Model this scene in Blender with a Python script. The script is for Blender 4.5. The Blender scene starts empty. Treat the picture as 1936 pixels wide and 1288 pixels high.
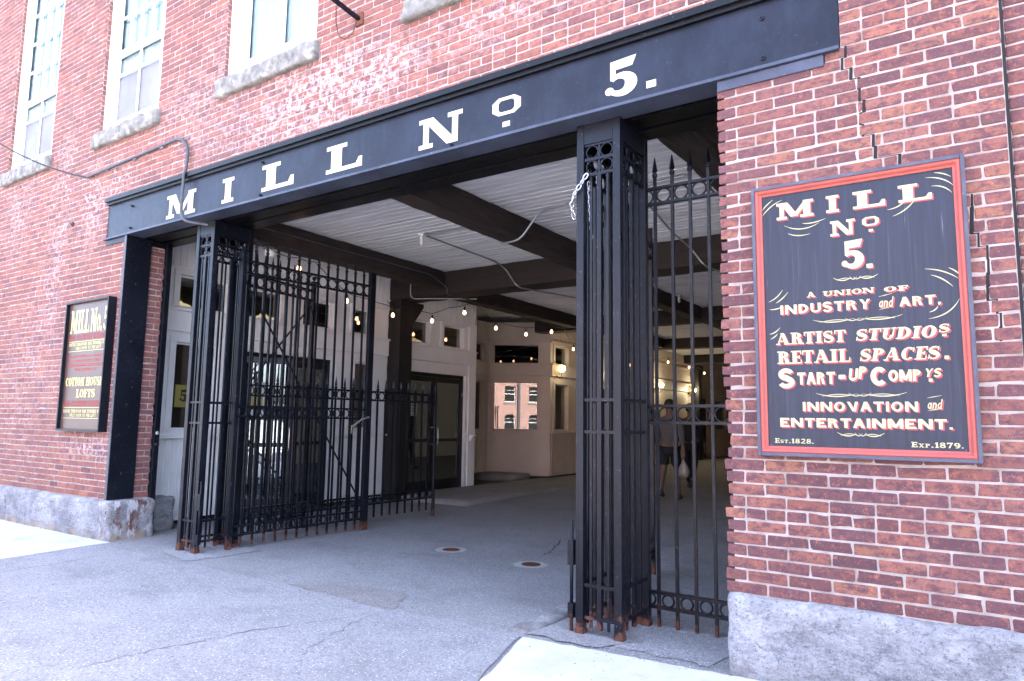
import bpy, math, random
import numpy as np
from mathutils import Vector, Matrix, noise
rnd = random.Random(7)
SC = bpy.context.scene
COL = SC.collection
PI = math.pi
# ------------------------------------------------------------------ camera, sky, sun, exposure
cam = bpy.data.cameras.new('camera'); co = bpy.data.objects.new('camera', cam); COL.objects.link(co)
RT = Vector((0.831542, 0.555293, 0.013679)); UP = Vector((0.052468, -0.103039, 0.993293)); FW = Vector((-0.552978, 0.825247, 0.114817))
m4 = Matrix((( RT.x, UP.x, -FW.x, 0.0), (RT.y, UP.y, -FW.y, -4.2), (RT.z, UP.z, -FW.z, 1.428), (0, 0, 0, 1)))
co.matrix_world = m4
cam.lens = 24.424; cam.sensor_width = 36; cam.clip_start = .05; cam.clip_end = 2000
SC.camera = co
SUN_EL, SUN_AZ = math.radians(56), math.radians(14)      # azimuth from +y towards +x: the sun stands behind the mill
W = bpy.data.worlds.new('World'); SC.world = W; W.use_nodes = True
sky = W.node_tree.nodes.new('ShaderNodeTexSky'); sky.sky_type = 'NISHITA'; sky.sun_disc = False
sky.sun_elevation = SUN_EL; sky.sun_rotation = SUN_AZ; sky.dust_density = 5; sky.air_density = .7; sky.ozone_density = .3
bg = W.node_tree.nodes['Background']; bg.inputs[1].default_value = .15
W.node_tree.links.new(sky.outputs[0], bg.inputs[0])
sl = bpy.data.lights.new('sun', 'SUN'); sl.energy = 5; sl.angle = math.radians(.5); sl.color = (1, .95, .87)
so = bpy.data.objects.new('sun', sl); COL.objects.link(so)
sd = Vector((math.sin(SUN_AZ)*math.cos(SUN_EL), math.cos(SUN_AZ)*math.cos(SUN_EL), math.sin(SUN_EL)))
so.rotation_euler = sd.to_track_quat('Z', 'Y').to_euler(); so.location = (0, 0, 60)
SC.view_settings.view_transform = 'Standard'; SC.view_settings.look = 'None'
SC.view_settings.exposure = 4.1; SC.view_settings.gamma = 1
SC.render.engine = 'CYCLES'
SC.cycles.max_bounces = 10; SC.cycles.diffuse_bounces = 6; SC.cycles.transparent_max_bounces = 16
SC.cycles.sample_clamp_indirect = 6

# ------------------------------------------------------------------ materials
def newmat(name, base=(.5, .5, .5), rough=.6, metal=0.0, spec=.5):
    m = bpy.data.materials.new(name); m.use_nodes = True
    p = m.node_tree.nodes['Principled BSDF']
    p.inputs['Base Color'].default_value = (*base, 1); p.inputs['Roughness'].default_value = rough
    p.inputs['Metallic'].default_value = metal; p.inputs['Specular IOR Level'].default_value = spec
    return m
class NT:
    def __init__(s, m):
        s.m = m; s.t = m.node_tree; s.n = s.t.nodes; s.p = s.n['Principled BSDF']
        s.geo = s.n.new('ShaderNodeNewGeometry'); s.pos = s.geo.outputs['Position']
    def link(s, a, b): s.t.links.new(a, b)
    def stretch(s, sc):
        mp = s.n.new('ShaderNodeMapping'); mp.inputs['Scale'].default_value = sc; s.link(s.pos, mp.inputs[0]); return mp.outputs[0]
    def noise(s, scale, detail=4, rough=.55, st=None):
        n = s.n.new('ShaderNodeTexNoise'); n.inputs['Scale'].default_value = scale; n.inputs['Detail'].default_value = detail; n.inputs['Roughness'].default_value = rough
        s.link(s.stretch(st) if st else s.pos, n.inputs['Vector']); return n.outputs[0]
    def ramp(s, v, lo, hi, a=0., b=1.):
        r = s.n.new('ShaderNodeMapRange'); r.clamp = True
        for i, x in enumerate((lo, hi, a, b)): r.inputs[i+1].default_value = x
        s.link(v, r.inputs[0]); return r.outputs[0]
    def math(s, op, a, b):
        n = s.n.new('ShaderNodeMath'); n.operation = op
        for i, x in enumerate((a, b)):
            if isinstance(x, (int, float)): n.inputs[i].default_value = x
            else: s.link(x, n.inputs[i])
        return n.outputs[0]
    def mix(s, f, a, b, mode='MIX'):
        n = s.n.new('ShaderNodeMix'); n.data_type = 'RGBA'; n.blend_type = mode
        for i, x in ((0, f), (6, a), (7, b)):
            if isinstance(x, (int, float)): n.inputs[i].default_value = x
            elif isinstance(x, tuple): n.inputs[i].default_value = (*x, 1)
            else: s.link(x, n.inputs[i])
        return n.outputs[2]
    def z(s):
        n = s.n.new('ShaderNodeSeparateXYZ'); s.link(s.pos, n.inputs[0]); return n.outputs[2]
    def xyz(s):
        n = s.n.new('ShaderNodeSeparateXYZ'); s.link(s.pos, n.inputs[0]); return n.outputs
    def base(s, c): s.link(c, s.p.inputs['Base Color'])
    def bump(s, h, strength=.3, dist=.01):
        b = s.n.new('ShaderNodeBump'); b.inputs['Strength'].default_value = strength; b.inputs['Distance'].default_value = dist
        s.link(h, b.inputs['Height']); s.link(b.outputs[0], s.p.inputs['Normal'])
    def rough(s, v): s.link(v, s.p.inputs['Roughness'])

def iron_mat(name, base=(.0022, .0030, .0060), rust=.24, chip=.5):
    m = newmat(name, base, .38, 0, .24); t = NT(m)
    c = t.mix(t.ramp(t.noise(2.2, 5), .4, .7), base, tuple(x*1.8+.0015 for x in base))
    c = t.mix(t.ramp(t.noise(42, 5, .75), .63, .68, 0, chip), c, (.22, .23, .27))
    rm = t.math('ADD', t.ramp(t.z(), .0, max(rust, .05), .48 if rust > .1 else -.25, -.25), t.ramp(t.noise(11, 6, .75), .3, .7, -.04, .80))
    rm = t.ramp(rm, .52, .68); ru = t.mix(t.noise(40, 4), (.040, .017, .012), (.15, .060, .038))
    t.base(t.mix(rm, c, ru)); t.rough(t.mix(rm, t.mix(t.noise(14, 4), (.28,)*3, (.5,)*3), (.85,)*3)); t.bump(t.noise(60, 4), .12, .004)
    return m
M = {}
M['iron'] = iron_mat('black painted iron')
M['girder'] = iron_mat('black painted girder', (.006, .0072, .0145), .01, .2)
tg = NT(M['girder']); oc = tg.p.inputs['Base Color'].links[0].from_socket
oc = tg.mix(tg.ramp(tg.noise(3.5, 6, .7, (1, 1, .6)), .45, .70, 0, .7), oc, (.018, .022, .037))
oc = tg.mix(tg.ramp(tg.noise(9, 5, .7, (3, 1, .25)), .55, .72, 0, .6), oc, (.004, .0045, .008)); tg.base(oc)
tg.bump(tg.noise(5, 5), .25, .01)
M['soffit'] = iron_mat('black soffit', (.0014, .0014, .002), .01, .35)
def brick_material():
    m = newmat('brick', (.3, .09, .07), .85, 0, .25); t = NT(m)
    a = t.n.new('ShaderNodeAttribute'); a.attribute_name = 'bc'
    e = t.n.new('ShaderNodeAttribute'); e.attribute_name = 'eff'
    dk = t.ramp(t.xyz()[0], -3.5, -1.0, .45, .85)
    c = t.mix(t.math('MULTIPLY', dk, t.ramp(t.noise(15, 6, .74, (1, 1, 1.7)), .46, .57)), a.outputs['Color'], (.080, .038, .048))
    c = t.mix(t.ramp(t.noise(24, 6, .75), .54, .64, 0, .6), c, (.36, .125, .075))
    c = t.mix(t.ramp(t.noise(40, 5, .8, (1, 1, 2.2)), .56, .66, 0, .65), c, (.055, .032, .048))
    c = t.mix(t.ramp(t.noise(120, 3), .62, .78, 0, .35), c, (.5, .42, .42))
    c = t.mix(t.ramp(t.noise(.55, 5, .65, (1.6, 1, .7)), .40, .70, 0, .45), c, (.16, .075, .075))
    ef = t.math('MULTIPLY', e.outputs['Fac'], t.ramp(t.noise(15, 6, .75), .47, .66))
    c = t.mix(ef, c, (.68, .6, .62))
    t.base(c); t.bump(t.math('ADD', t.noise(70, 5, .65), t.math('MULTIPLY', t.noise(22, 4), 1.5)), .55, .006)
    return m
M['brick'] = brick_material()
def simple(name, a, b, scale, rough=.7, bump=.2, bd=.004, lo=.35, hi=.65, spec=.4, st=None, extra=None, detail=5):
    m = newmat(name, a, rough, 0, spec); t = NT(m)
    c = t.mix(t.ramp(t.noise(scale, detail, .6, st), lo, hi), a, b)
    for (sc, l, h, col, f, s2) in (extra or ()): c = t.mix(t.ramp(t.noise(sc, 5, .65, s2), l, h, 0, f), c, col)
    t.base(c)
    if bump: t.bump(t.noise(scale*6, 4, .6, st), bump, bd)
    return m
M['mortar'] = simple('mortar', (.40, .34, .305), (.23, .185, .165), 7, .95, .5, .004, extra=[(3, .6, .75, (.30, .22, .22), .6, None)])
def granite():
    m = newmat('granite', (.24, .23, .24), .85, 0, .3); t = NT(m)
    c = t.mix(t.ramp(t.noise(2.3, 7, .72), .38, .62), (.20, .197, .21), (.42, .41, .42))
    c = t.mix(t.ramp(t.noise(9, 6, .75, (1, 1, 1.6)), .48, .68, 0, .65), c, (.12, .118, .13))
    c = t.mix(t.ramp(t.noise(13, 6, .8, (.7, 1, 2.2)), .56, .68, 0, .55), c, (.52, .51, .52))
    c = t.mix(t.ramp(t.noise(52, 4, .85), .52, .62, 0, .6), c, (.06, .06, .066))
    c = t.mix(t.ramp(t.noise(120, 2, .7), .60, .68, 0, .45), c, (.50, .49, .50))
    z = t.z(); c = t.mix(t.math('MULTIPLY', t.ramp(z, .14, .0), t.ramp(t.noise(5, 6, .7), .35, .62, 0, .75)), c, (.13, .105, .085))
    t.base(c); t.bump(t.math('ADD', t.noise(38, 5, .8), t.math('MULTIPLY', t.noise(8, 5, .65, (.6, 1, 1.5)), 1.6)), 1.0, .02)
    return m
M['granite'] = granite()
M['sill'] = simple('granite sill', (.27, .26, .235), (.12, .117, .107), 11, .85, 1.0, .015, extra=[(150, .55, .66, (.12, .12, .12), .6, None), (6, .55, .7, (.55, .53, .48), .6, None)])
def granite_left():
    m = M['granite'].copy(); m.name = 'granite with rust stain'; t = NT(m)
    old = t.p.inputs['Base Color'].links[0].from_socket
    x, y, z = t.xyz()
    near = t.ramp(x, -8.6, -8.3)
    rs = t.math('MULTIPLY', near, t.ramp(t.noise(6, 6, .7, (1, 1, .5)), .52, .62))
    c = t.mix(rs, old, (.13, .05, .03))
    c = t.mix(t.math('MULTIPLY', near, t.ramp(t.noise(9, 6, .7, (1.3, 1.3, .5)), .53, .6)), c, (.45, .44, .46))
    c = t.mix(t.math('MULTIPLY', t.ramp(z, .12, .02), t.ramp(t.noise(8, 5), .4, .6)), c, (.36, .26, .17))
    t.base(c); return m
M['granite_left'] = granite_left()
def asphalt_mat(name, a, b, spk=.5):
    m = newmat(name, a, .88, 0, .3); t = NT(m); dk = tuple(x*.42 for x in a)
    c = t.mix(t.ramp(t.noise(.9, 6, .6), .35, .65), a, b)
    c = t.mix(t.ramp(t.noise(1.7, 7, .7, (1, 1.6, 1)), .52, .70, 0, .45), c, tuple(x*.55 for x in a))
    c = t.mix(t.ramp(t.noise(6, 6, .75), .55, .75, 0, .35), c, tuple(min(1, x*1.5) for x in b))
    c = t.mix(t.ramp(t.noise(62, 3, .8), .46, .66, 0, .75), c, dk)
    c = t.mix(t.ramp(t.noise(170, 2, .7), .52, .68, 0, .6), c, dk)
    v = t.n.new('ShaderNodeTexVoronoi'); v.inputs['Scale'].default_value = 55; t.link(t.pos, v.inputs['Vector'])
    s3 = t.n.new('ShaderNodeSeparateColor'); t.link(v.outputs['Color'], s3.inputs[0])
    sp = t.math('MULTIPLY', t.ramp(v.outputs['Distance'], .34, .16), t.ramp(s3.outputs[0], .74, .80))
    c = t.mix(t.math('MULTIPLY', sp, spk), c, (.62, .60, .60))
    t.base(c); t.bump(t.math('ADD', t.noise(75, 4, .75), t.math('MULTIPLY', t.noise(11, 5), .9)), .9, .009)
    return m
M['asphalt'] = asphalt_mat('street asphalt', (.20, .197, .21), (.235, .232, .245))
M['asphalt2'] = asphalt_mat('apron asphalt', (.25, .245, .255), (.31, .303, .315), .9)
M['asphalt3'] = asphalt_mat('passage asphalt', (.23, .222, .225), (.285, .276, .28), .6)
M['patch'] = asphalt_mat('sandy dirt patch', (.215, .195, .19), (.255, .235, .23), .3)
M['concrete'] = simple('sidewalk concrete', (.50, .485, .46), (.40, .39, .37), 2.2, .9, .5, .004, extra=[(120, .52, .70, (.28, .27, .26), .5, None), (1.3, .55, .72, (.30, .285, .27), .55, None), (7, .60, .72, (.26, .245, .23), .4, None)])
M['walk'] = simple('grey passage pavement', (.25, .235, .225), (.20, .19, .185), 2, .9, .3, .003)
M['crackfill'] = newmat('crack filler dirt', (.06, .055, .055), .95)
M['dark'] = newmat('crack', (.012, .010, .012), .95)
M['wood'] = simple('dark stained timber', (.036, .022, .017), (.018, .012, .011), 3, .75, .5, .006, st=(6, .5, 6), extra=[(5, .55, .7, (.10, .06, .042), .5, (5, .5, 5))])
M['postwood'] = simple('blackened post timber', (.016, .012, .011), (.009, .008, .008), 3, .7, .5, .006, st=(6, 6, .5))
M['woodx'] = simple('dark stained cross timber', (.030, .018, .015), (.017, .011, .010), 3, .75, .5, .006, st=(.5, 6, 6))
M['ceil'] = simple('whitewashed board', (.74, .73, .73), (.58, .565, .56), 2.5, .8, .25, .003, st=(.4, 3, 3), extra=[(9, .62, .75, (.36, .33, .33), .4, None)])
M['white'] = simple('white painted wood', (.84, .83, .82), (.78, .77, .76), 2.5, .5, .1, .002)
M['cream'] = simple('cream painted wood', (.58, .49, .42), (.52, .44, .375), 2.5, .55, .1, .002)
M['winwhite'] = simple('white window paint', (.80, .80, .78), (.72, .72, .70), 3, .5, .1, .002)
M['blind'] = simple('pale blind', (.58, .61, .61), (.44, .46, .49), .9, .8, 0, lo=.3, hi=.7, st=(1, 1, .4))
M['screen'] = simple('window screen', (.15, .148, .17), (.20, .198, .22), 2, .6, 0)
M['black'] = newmat('black door paint', (.010, .010, .012), .35)
M['room'] = newmat('dim room wall', (.28, .26, .23), .9)
M['roomfloor'] = newmat('dim room floor', (.04, .03, .025), .6)
M['steel'] = newmat('brushed steel', (.55, .55, .57), .28, 1.0)
M['conduit'] = newmat('galvanised conduit', (.40, .41, .42), .42, .8)
M['pipe'] = simple('grey painted pipe', (.045, .045, .055), (.07, .07, .08), 20, .5, .1)
M['cable'] = newmat('black cable', (.012, .012, .014), .6)
M['rust'] = simple('rusty iron', (.16, .055, .03), (.07, .03, .02), 40, .9, .5, .003)
M['redframe'] = simple('red painted moulding', (.36, .075, .055), (.30, .06, .048), 6, .5, .1, .002, extra=[(60, .68, .74, (.60, .45, .42), .7, None)])
M['signedge'] = simple('slate painted frame', (.045, .047, .07), (.07, .07, .095), 12, .55, .1, .002, extra=[(70, .68, .73, (.4, .35, .36), .6, None)])
M['signboard'] = simple('dark painted boards', (.0058, .0085, .020), (.012, .0165, .034), 3, .5, .35, .002, st=(14, 1, .6), extra=[(3, .58, .75, (.045, .052, .08), .5, (16, 1, .5)), (5, .66, .72, (.16, .17, .2), .4, (20, 1, .6))])
M['paint'] = simple('cream sign paint', (.45, .41, .235), (.39, .36, .20), 15, .6, 0, extra=[(34, .60, .68, (.10, .10, .10), .55, None), (80, .64, .70, (.06, .06, .08), .6, None)])
M['gpaint'] = simple('cream girder paint', (.50, .475, .345), (.45, .43, .31), 15, .6, 0, extra=[(22, .62, .69, (.14, .14, .15), .5, None), (60, .66, .70, (.05, .05, .07), .6, None)])
M['redpaint'] = newmat('red sign paint', (.36, .04, .05), .6)
M['brown'] = simple('brown sign panel', (.065, .033, .027), (.085, .047, .040), 2, .35, 0)
M['gold'] = newmat('gold lettering', (.50, .46, .17), .5)
M['darkred'] = newmat('dark red lettering', (.24, .015, .014), .55)
M['yellowpaper'] = newmat('yellow paper', (.26, .22, .05), .7)
M['paper'] = newmat('white paper', (.40, .40, .38), .7)
M['skin'] = newmat('skin', (.12, .065, .045), .6); M['hair'] = newmat('dark hair', (.015, .011, .009), .7)
M['shirt'] = newmat('grey shirt', (.065, .06, .062), .85); M['shorts'] = newmat('dark shorts', (.006, .007, .011), .85)
M['darkshirt'] = newmat('dark shirt', (.014, .013, .014), .85); M['shoe'] = newmat('dark shoes', (.015, .014, .014), .6)
M['bag'] = newmat('white plastic bag', (.22, .19, .175), .4)
M['porcelain'] = newmat('white porcelain', (.72, .72, .70), .3)
M['brass'] = newmat('brass', (.55, .42, .12), .35, 1)
def emit(name, col, s, base=(.8, .8, .8)):
    m = newmat(name, base, .3); p = m.node_tree.nodes['Principled BSDF']
    p.inputs['Emission Color'].default_value = (*col, 1); p.inputs['Emission Strength'].default_value = s; return m
M['bulb'] = emit('glowing bulb', (1, .50, .24), .9)
M['globe'] = emit('lit glass globe', (1, .72, .30), .30)
M['pendant'] = emit('lit pendant glass', (1, .74, .42), .075)
def glass(name, tint=(1, 1, 1), lo=.06, hi=.75, gl=(.95, .95, .95), rough=0.0):
    m = bpy.data.materials.new(name); m.use_nodes = True; t = m.node_tree; n = t.nodes
    n.remove(n['Principled BSDF'])
    tr = n.new('ShaderNodeBsdfTransparent'); tr.inputs[0].default_value = (*tint, 1)
    g = n.new('ShaderNodeBsdfGlossy'); g.inputs['Roughness'].default_value = rough; g.inputs[0].default_value = (*gl, 1)
    lw = n.new('ShaderNodeLayerWeight'); lw.inputs[0].default_value = .35
    mr = n.new('ShaderNodeMapRange'); mr.inputs[1].default_value = 0; mr.inputs[2].default_value = 1; mr.inputs[3].default_value = lo; mr.inputs[4].default_value = hi
    mx = n.new('ShaderNodeMixShader'); t.links.new(lw.outputs['Fresnel'], mr.inputs[0]); t.links.new(mr.outputs[0], mx.inputs[0])
    t.links.new(tr.outputs[0], mx.inputs[1]); t.links.new(g.outputs[0], mx.inputs[2])
    t.links.new(mx.outputs[0], n['Material Output'].inputs[0]); return m
M['farpane'] = newmat('dark far pane', (.012, .014, .016), .08)
M['glass'] = glass('window glass', (.75, .78, .78), .06, .6)
M['mirrorglass'] = glass('coated window glass', (.6, .6, .6), .05, .7)
M['doorglass'] = glass('door glass', (.70, .75, .78), .16, .75, (.9, .96, 1))
M['skyglass'] = glass('sash glass', (.80, .88, .90), .10, .7, (.93, .96, .97))

# ------------------------------------------------------------------ mesh building
class MB:
    def __init__(s): s.v = []; s.f = []; s.smooth = []
    def add(s, vs, fs, smooth=False):
        o = len(s.v); s.v += [tuple(p) for p in vs]; s.f += [tuple(i+o for i in f) for f in fs]; s.smooth += [smooth]*len(fs); return s
    def box(s, x0, x1, y0, y1, z0, z1):
        if x0 > x1: x0, x1 = x1, x0
        if y0 > y1: y0, y1 = y1, y0
        if z0 > z1: z0, z1 = z1, z0
        v = [(x, y, z) for z in (z0, z1) for y in (y0, y1) for x in (x0, x1)]
        return s.add(v, [(0, 2, 3, 1), (4, 5, 7, 6), (0, 1, 5, 4), (2, 6, 7, 3), (0, 4, 6, 2), (1, 3, 7, 5)])
    def bar(s, a, b, w, h, up=(0, 0, 1)):
        a, b = Vector(a), Vector(b); d = (b-a).normalized(); u = Vector(up)
        if abs(d.dot(u)) > .98: u = Vector((0, 1, 0))
        r = d.cross(u).normalized(); u = r.cross(d)
        v = [p + r*sx*w/2 + u*sy*h/2 for p in (a, b) for sx, sy in ((-1, -1), (1, -1), (1, 1), (-1, 1))]
        return s.add(v, [(3, 2, 1, 0), (4, 5, 6, 7), (0, 1, 5, 4), (1, 2, 6, 5), (2, 3, 7, 6), (3, 0, 4, 7)])
    def tube(s, pts, r, n=8, cap=True):
        pts = [Vector(p) for p in pts]; k = len(pts); rs = r if isinstance(r, (list, tuple)) else [r]*k
        ring = []; prev = None
        for i, p in enumerate(pts):
            d = (pts[min(i+1, k-1)]-pts[max(i-1, 0)]).normalized()
            if prev is None:
                u = Vector((0, 0, 1)) if abs(d.z) < .9 else Vector((1, 0, 0))
                u = (u - d*u.dot(d)).normalized()
            else: u = (prev - d*prev.dot(d)).normalized()
            prev = u; w = d.cross(u)
            ring += [p + (u*math.cos(2*PI*j/n)+w*math.sin(2*PI*j/n))*rs[i] for j in range(n)]
        fs = [(i*n+j, i*n+(j+1) % n, (i+1)*n+(j+1) % n, (i+1)*n+j) for i in range(k-1) for j in range(n)]
        s.add(ring, fs, True)
        if cap: s.add(ring[:n], [tuple(range(n-1, -1, -1))]); s.add(ring[-n:], [tuple(range(n))])
        return s
    def lathe(s, c, prof, n=16, axis='z', smooth=True):
        c = Vector(c); vs = []
        for (r, h) in prof:
            for j in range(n):
                a = 2*PI*j/n
                o = {'z': (r*math.cos(a), r*math.sin(a), h), 'y': (r*math.cos(a), h, r*math.sin(a)), 'x': (h, r*math.cos(a), r*math.sin(a))}[axis]
                vs.append(c+Vector(o))
        k = len(prof)
        fs = [(i*n+j, i*n+(j+1) % n, (i+1)*n+(j+1) % n, (i+1)*n+j) for i in range(k-1) for j in range(n)]
        fs += [tuple(range(n-1, -1, -1)), tuple(range((k-1)*n, k*n))]
        return s.add(vs, fs, smooth)
    def torus(s, c, R, r, ax=(0, 1, 0), n=20, m=5, sx=1.0):
        c = Vector(c); ax = Vector(ax).normalized(); u = Vector((0, 0, 1)) if abs(ax.z) < .9 else Vector((1, 0, 0))
        u = (u-ax*u.dot(ax)).normalized(); w = ax.cross(u); vs = []
        for i in range(n):
            a = 2*PI*i/n; d = u*math.cos(a)+w*math.sin(a); e = u*math.cos(a)*sx+w*math.sin(a)
            for j in range(m):
                b = 2*PI*j/m; vs.append(c+e*R+d*r*math.cos(b)+ax*r*math.sin(b))
        return s.add(vs, [(i*m+j, ((i+1) % n)*m+j, ((i+1) % n)*m+(j+1) % m, i*m+(j+1) % m) for i in range(n) for j in range(m)], True)
    def prism(s, poly, fn, d0, d1):
        """poly in (u,v); fn(u,v,d) gives the point"""
        k = len(poly); vs = [fn(u, v, d0) for u, v in poly]+[fn(u, v, d1) for u, v in poly]
        return s.add(vs, [tuple(range(k)), tuple(range(2*k-1, k-1, -1))]+[(i, i+k, (i+1) % k+k, (i+1) % k) for i in range(k)])
    def build(s, name, mat, parent=None, bevel=0, recalc=True, loc=None):
        me = bpy.data.meshes.new(name); me.from_pydata(s.v, [], s.f); me.update()
        me.polygons.foreach_set('use_smooth', s.smooth)
        if recalc:
            import bmesh
            b = bmesh.new(); b.from_mesh(me); bmesh.ops.recalc_face_normals(b, faces=b.faces); b.to_mesh(me); b.free()
        o = bpy.data.objects.new(name, me); COL.objects.link(o)
        if mat is not None: me.materials.append(M[mat] if isinstance(mat, str) else mat)
        if parent: o.parent = parent
        if loc: o.location = loc
        if bevel:
            bm = o.modifiers.new('bevel', 'BEVEL'); bm.width = bevel; bm.segments = 2; bm.limit_method = 'ANGLE'
        return o
def B(*a): return MB().box(*a)
def tag(o, label=None, cat=None, group=None, kind=None):
    for k, v in (('label', label), ('category', cat), ('group', group), ('kind', kind)):
        if v: o[k] = v
    return o
def thing(name, label, cat, loc=(0, 0, 0), rz=0, group=None):
    o = bpy.data.objects.new(name, None); COL.objects.link(o); o.location = loc; o.rotation_euler = (0, 0, rz); o.empty_display_size = .2
    return tag(o, label, cat, group)
def dup(o, parent=None, loc=None):
    c = o.copy(); COL.objects.link(c); c.parent = parent
    if loc is not None: c.location = loc
    return c
def fillet(pts, r=.08, n=5):
    pts = [Vector(p) for p in pts]; out = [pts[0]]
    for a, b, c in zip(pts, pts[1:], pts[2:]):
        d1, d2 = (a-b), (c-b); k = min(r, d1.length*.45, d2.length*.45); p, q = b+d1.normalized()*k, b+d2.normalized()*k
        for i in range(n+1):
            t = i/n; out.append(p*(1-t)**2+b*2*t*(1-t)+q*t*t)
    return out+[pts[-1]]
def sag(a, b, s, n=14):
    a, b = Vector(a), Vector(b)
    return [a.lerp(b, i/n)-Vector((0, 0, s*4*(i/n)*(1-i/n))) for i in range(n+1)]

# ------------------------------------------------------------------ lettering (own slab and block alphabets)
def glyph(ch, T=.26, H=.13, S=True):
    P = []; s = .11 if S else 0
    R = lambda x0, y0, x1, y1: P.append([(x0, y0), (x1, y0), (x1, y1), (x0, y1)])
    def D(x0, x1, t, y0=0., y1=1.): P.append([(x0, y0), (x0+t, y0), (x1+t, y1), (x1, y1)])
    def SL(x0, x1, *ys):
        if S:
            for y in ys: R(x0-s, y if y == 0 else y-H, x1+s, H if y == 0 else y)
    def ARC(cx, cy, rx, ry, tx, ty, a0, a1, n=18):
        for i in range(n):
            q = []
            for k, inn in ((i, 0), (i+1, 0), (i+1, 1), (i, 1)):
                a = math.radians(a0+(a1-a0)*k/n); q.append((cx+(rx-tx*inn)*math.cos(a), cy+(ry-ty*inn)*math.sin(a)))
            P.append(q)
    def ST(pts, ws):
        pts = [Vector(p) for p in pts]; L = []; n = len(pts)
        for i, p in enumerate(pts):
            d = (pts[min(i+1, n-1)]-pts[max(0, i-1)]).normalized(); nn = Vector((-d.y, d.x)); w = ws(i/(n-1)) if callable(ws) else ws
            L.append(((p+nn*w/2)[:], (p-nn*w/2)[:]))
        for (a, b), (c, d) in zip(L, L[1:]): P.append([a, b, d, c])
    def el(cx, cy, rx, ry, a0, a1, n=12): return [(cx+rx*math.cos(math.radians(a0+(a1-a0)*i/n)), cy+ry*math.sin(math.radians(a0+(a1-a0)*i/n))) for i in range(n+1)]
    h = H if S else T*.8
    if ch == 'I': R(s, 0, s+T, 1); SL(s, s+T, 0, 1); w = T+2*s
    elif ch == 'L':
        R(s, 0, s+T, 1); SL(s, s+T, 1); R(0, 0, .8, h); w = .8
        if S: P.append([(.8-h*.9, h), (.8, h), (.8, .36), (.8-h*.5, .36)])
    elif ch in 'EF':
        R(s, 0, s+T, 1); R(0, 1-h, .76, 1); R(s+T, .5-h/2, .60, .5+h/2); w = .78
        if ch == 'E': R(0, 0, .78, h)
        else: SL(s, s+T, 0)
        if S:
            R(.76-h*.8, .7, .76, 1-h); R(.60-h*.4, .36, .60+h*.4, .64)
            if ch == 'E': R(.78-h*.8, h, .78, .3)
    elif ch == 'T':
        R(.41-T/2, 0, .41+T/2, 1); R(0, 1-h, .82, 1); SL(.41-T/2, .41+T/2, 0); w = .82
        if S: R(0, .68, h*.8, 1-h); R(.82-h*.8, .68, .82, 1-h)
    elif ch == 'H':
        R(s, 0, s+T, 1); R(.62+s, 0, .62+s+T, 1); R(s+T, .5-h/2, .62+s, .5+h/2); SL(s, s+T, 0, 1); SL(.62+s, .62+s+T, 0, 1); w = .62+T+2*s
    elif ch == 'M':
        t2 = T*.62 if S else T
        R(s, 0, s+t2, 1); R(.86+s, 0, .86+s+T, 1); D(.40+s, s*1.0+.02, T*1.1, .12 if S else .1); D(.44+s, .86+s+T-h*1.2 if S else .86+s+T*.1, h*1.2 if S else T*.9, .12 if S else .1)
        SL(s, s+t2, 0); SL(.86+s, .86+s+T, 0)
        if S: R(0, 1-H, s+t2, 1); R(.86+s, 1-H, .86+T+2*s, 1)
        w = .86+T+2*s
    elif ch == 'N':
        t2 = T*.62 if S else T
        R(s, 0, s+t2, 1); R(.74+s, 0, .74+s+t2, 1); D(.74+s+t2-T*1.15, s-.02, T*1.15); SL(s, s+t2, 0); SL(.74+s, .74+s+t2, 1)
        if S: R(0, 1-H, s+t2, 1)
        w = .74+t2+2*s
    elif ch in 'AV':
        t2 = h*1.1 if S else T; W_ = .92; ap = .44
        if ch == 'A':
            D(s*.6, ap-t2/2, t2); D(s*.6+W_-T, ap-T*.45, T); R(.24, .26, .74, .26+h)
            SL(s*.6+.0, s*.6+t2, 0); SL(s*.6+W_-T, s*.6+W_, 0)
        else:
            P.append([(ap, 0), (ap+T*.8, 0), (s*.6+T, 1), (s*.6, 1)]); P.append([(ap+T*.1, 0), (ap+T*.1+t2, 0), (s*.6+W_, 1), (s*.6+W_-t2, 1)])
            SL(s*.6, s*.6+T, 1); SL(s*.6+W_-t2, s*.6+W_, 1)
        w = W_+1.2*s
    elif ch in 'BPRD':
        R(s, 0, s+T, 1); SL(s, s+T, 0, 1); x = s+T*.7
        if ch == 'D': ARC(x, .5, .82-x+s, .5, T, h, -90, 90, 22); w = .84+s
        else:
            ry = .27; ARC(x, 1-ry, .72-x+s, ry, T*.95, h, -90, 90)
            w = .76+s
            if ch == 'B': ARC(x, .27, .78-x+s, .27, T*.95, h, -90, 90); w = .8+s
            if ch == 'R': D(.80+s-T, .40+s, T*.95, 0, .48); w = .86+s; SL(.80+s-T+.08, .80+s, 0)
    elif ch in 'CG':
        ARC(.46, .5, .46, .5, T, h, 42, 318, 30); w = .88
        if S: R(.74, .62, .74+h*.8, .96)
        if ch == 'G': R(.84-T, .06, .84, .46); R(.5, .46-h*.9, .92, .46); w = .94
        elif not S: pass
    elif ch in 'OQ0': ARC(.46, .5, .46 if ch != '0' else .40, .5, T, h, 0, 360, 36); w = .92
    elif ch == 'o':      # raised octagonal o over a dot
        o_ = [(.22, .40), (.78, .40), (1, .55), (1, .85), (.78, 1), (.22, 1), (0, .85), (0, .55)]; i_ = [(.30, .51), (.70, .51), (.78, .59), (.78, .81), (.70, .89), (.30, .89), (.22, .81), (.22, .59)]
        for k in range(8): P.append([o_[k], o_[(k+1) % 8], i_[(k+1) % 8], i_[k]])
        R(.37, .0, .63, .17); w = 1
    elif ch in 'JU':
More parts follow.
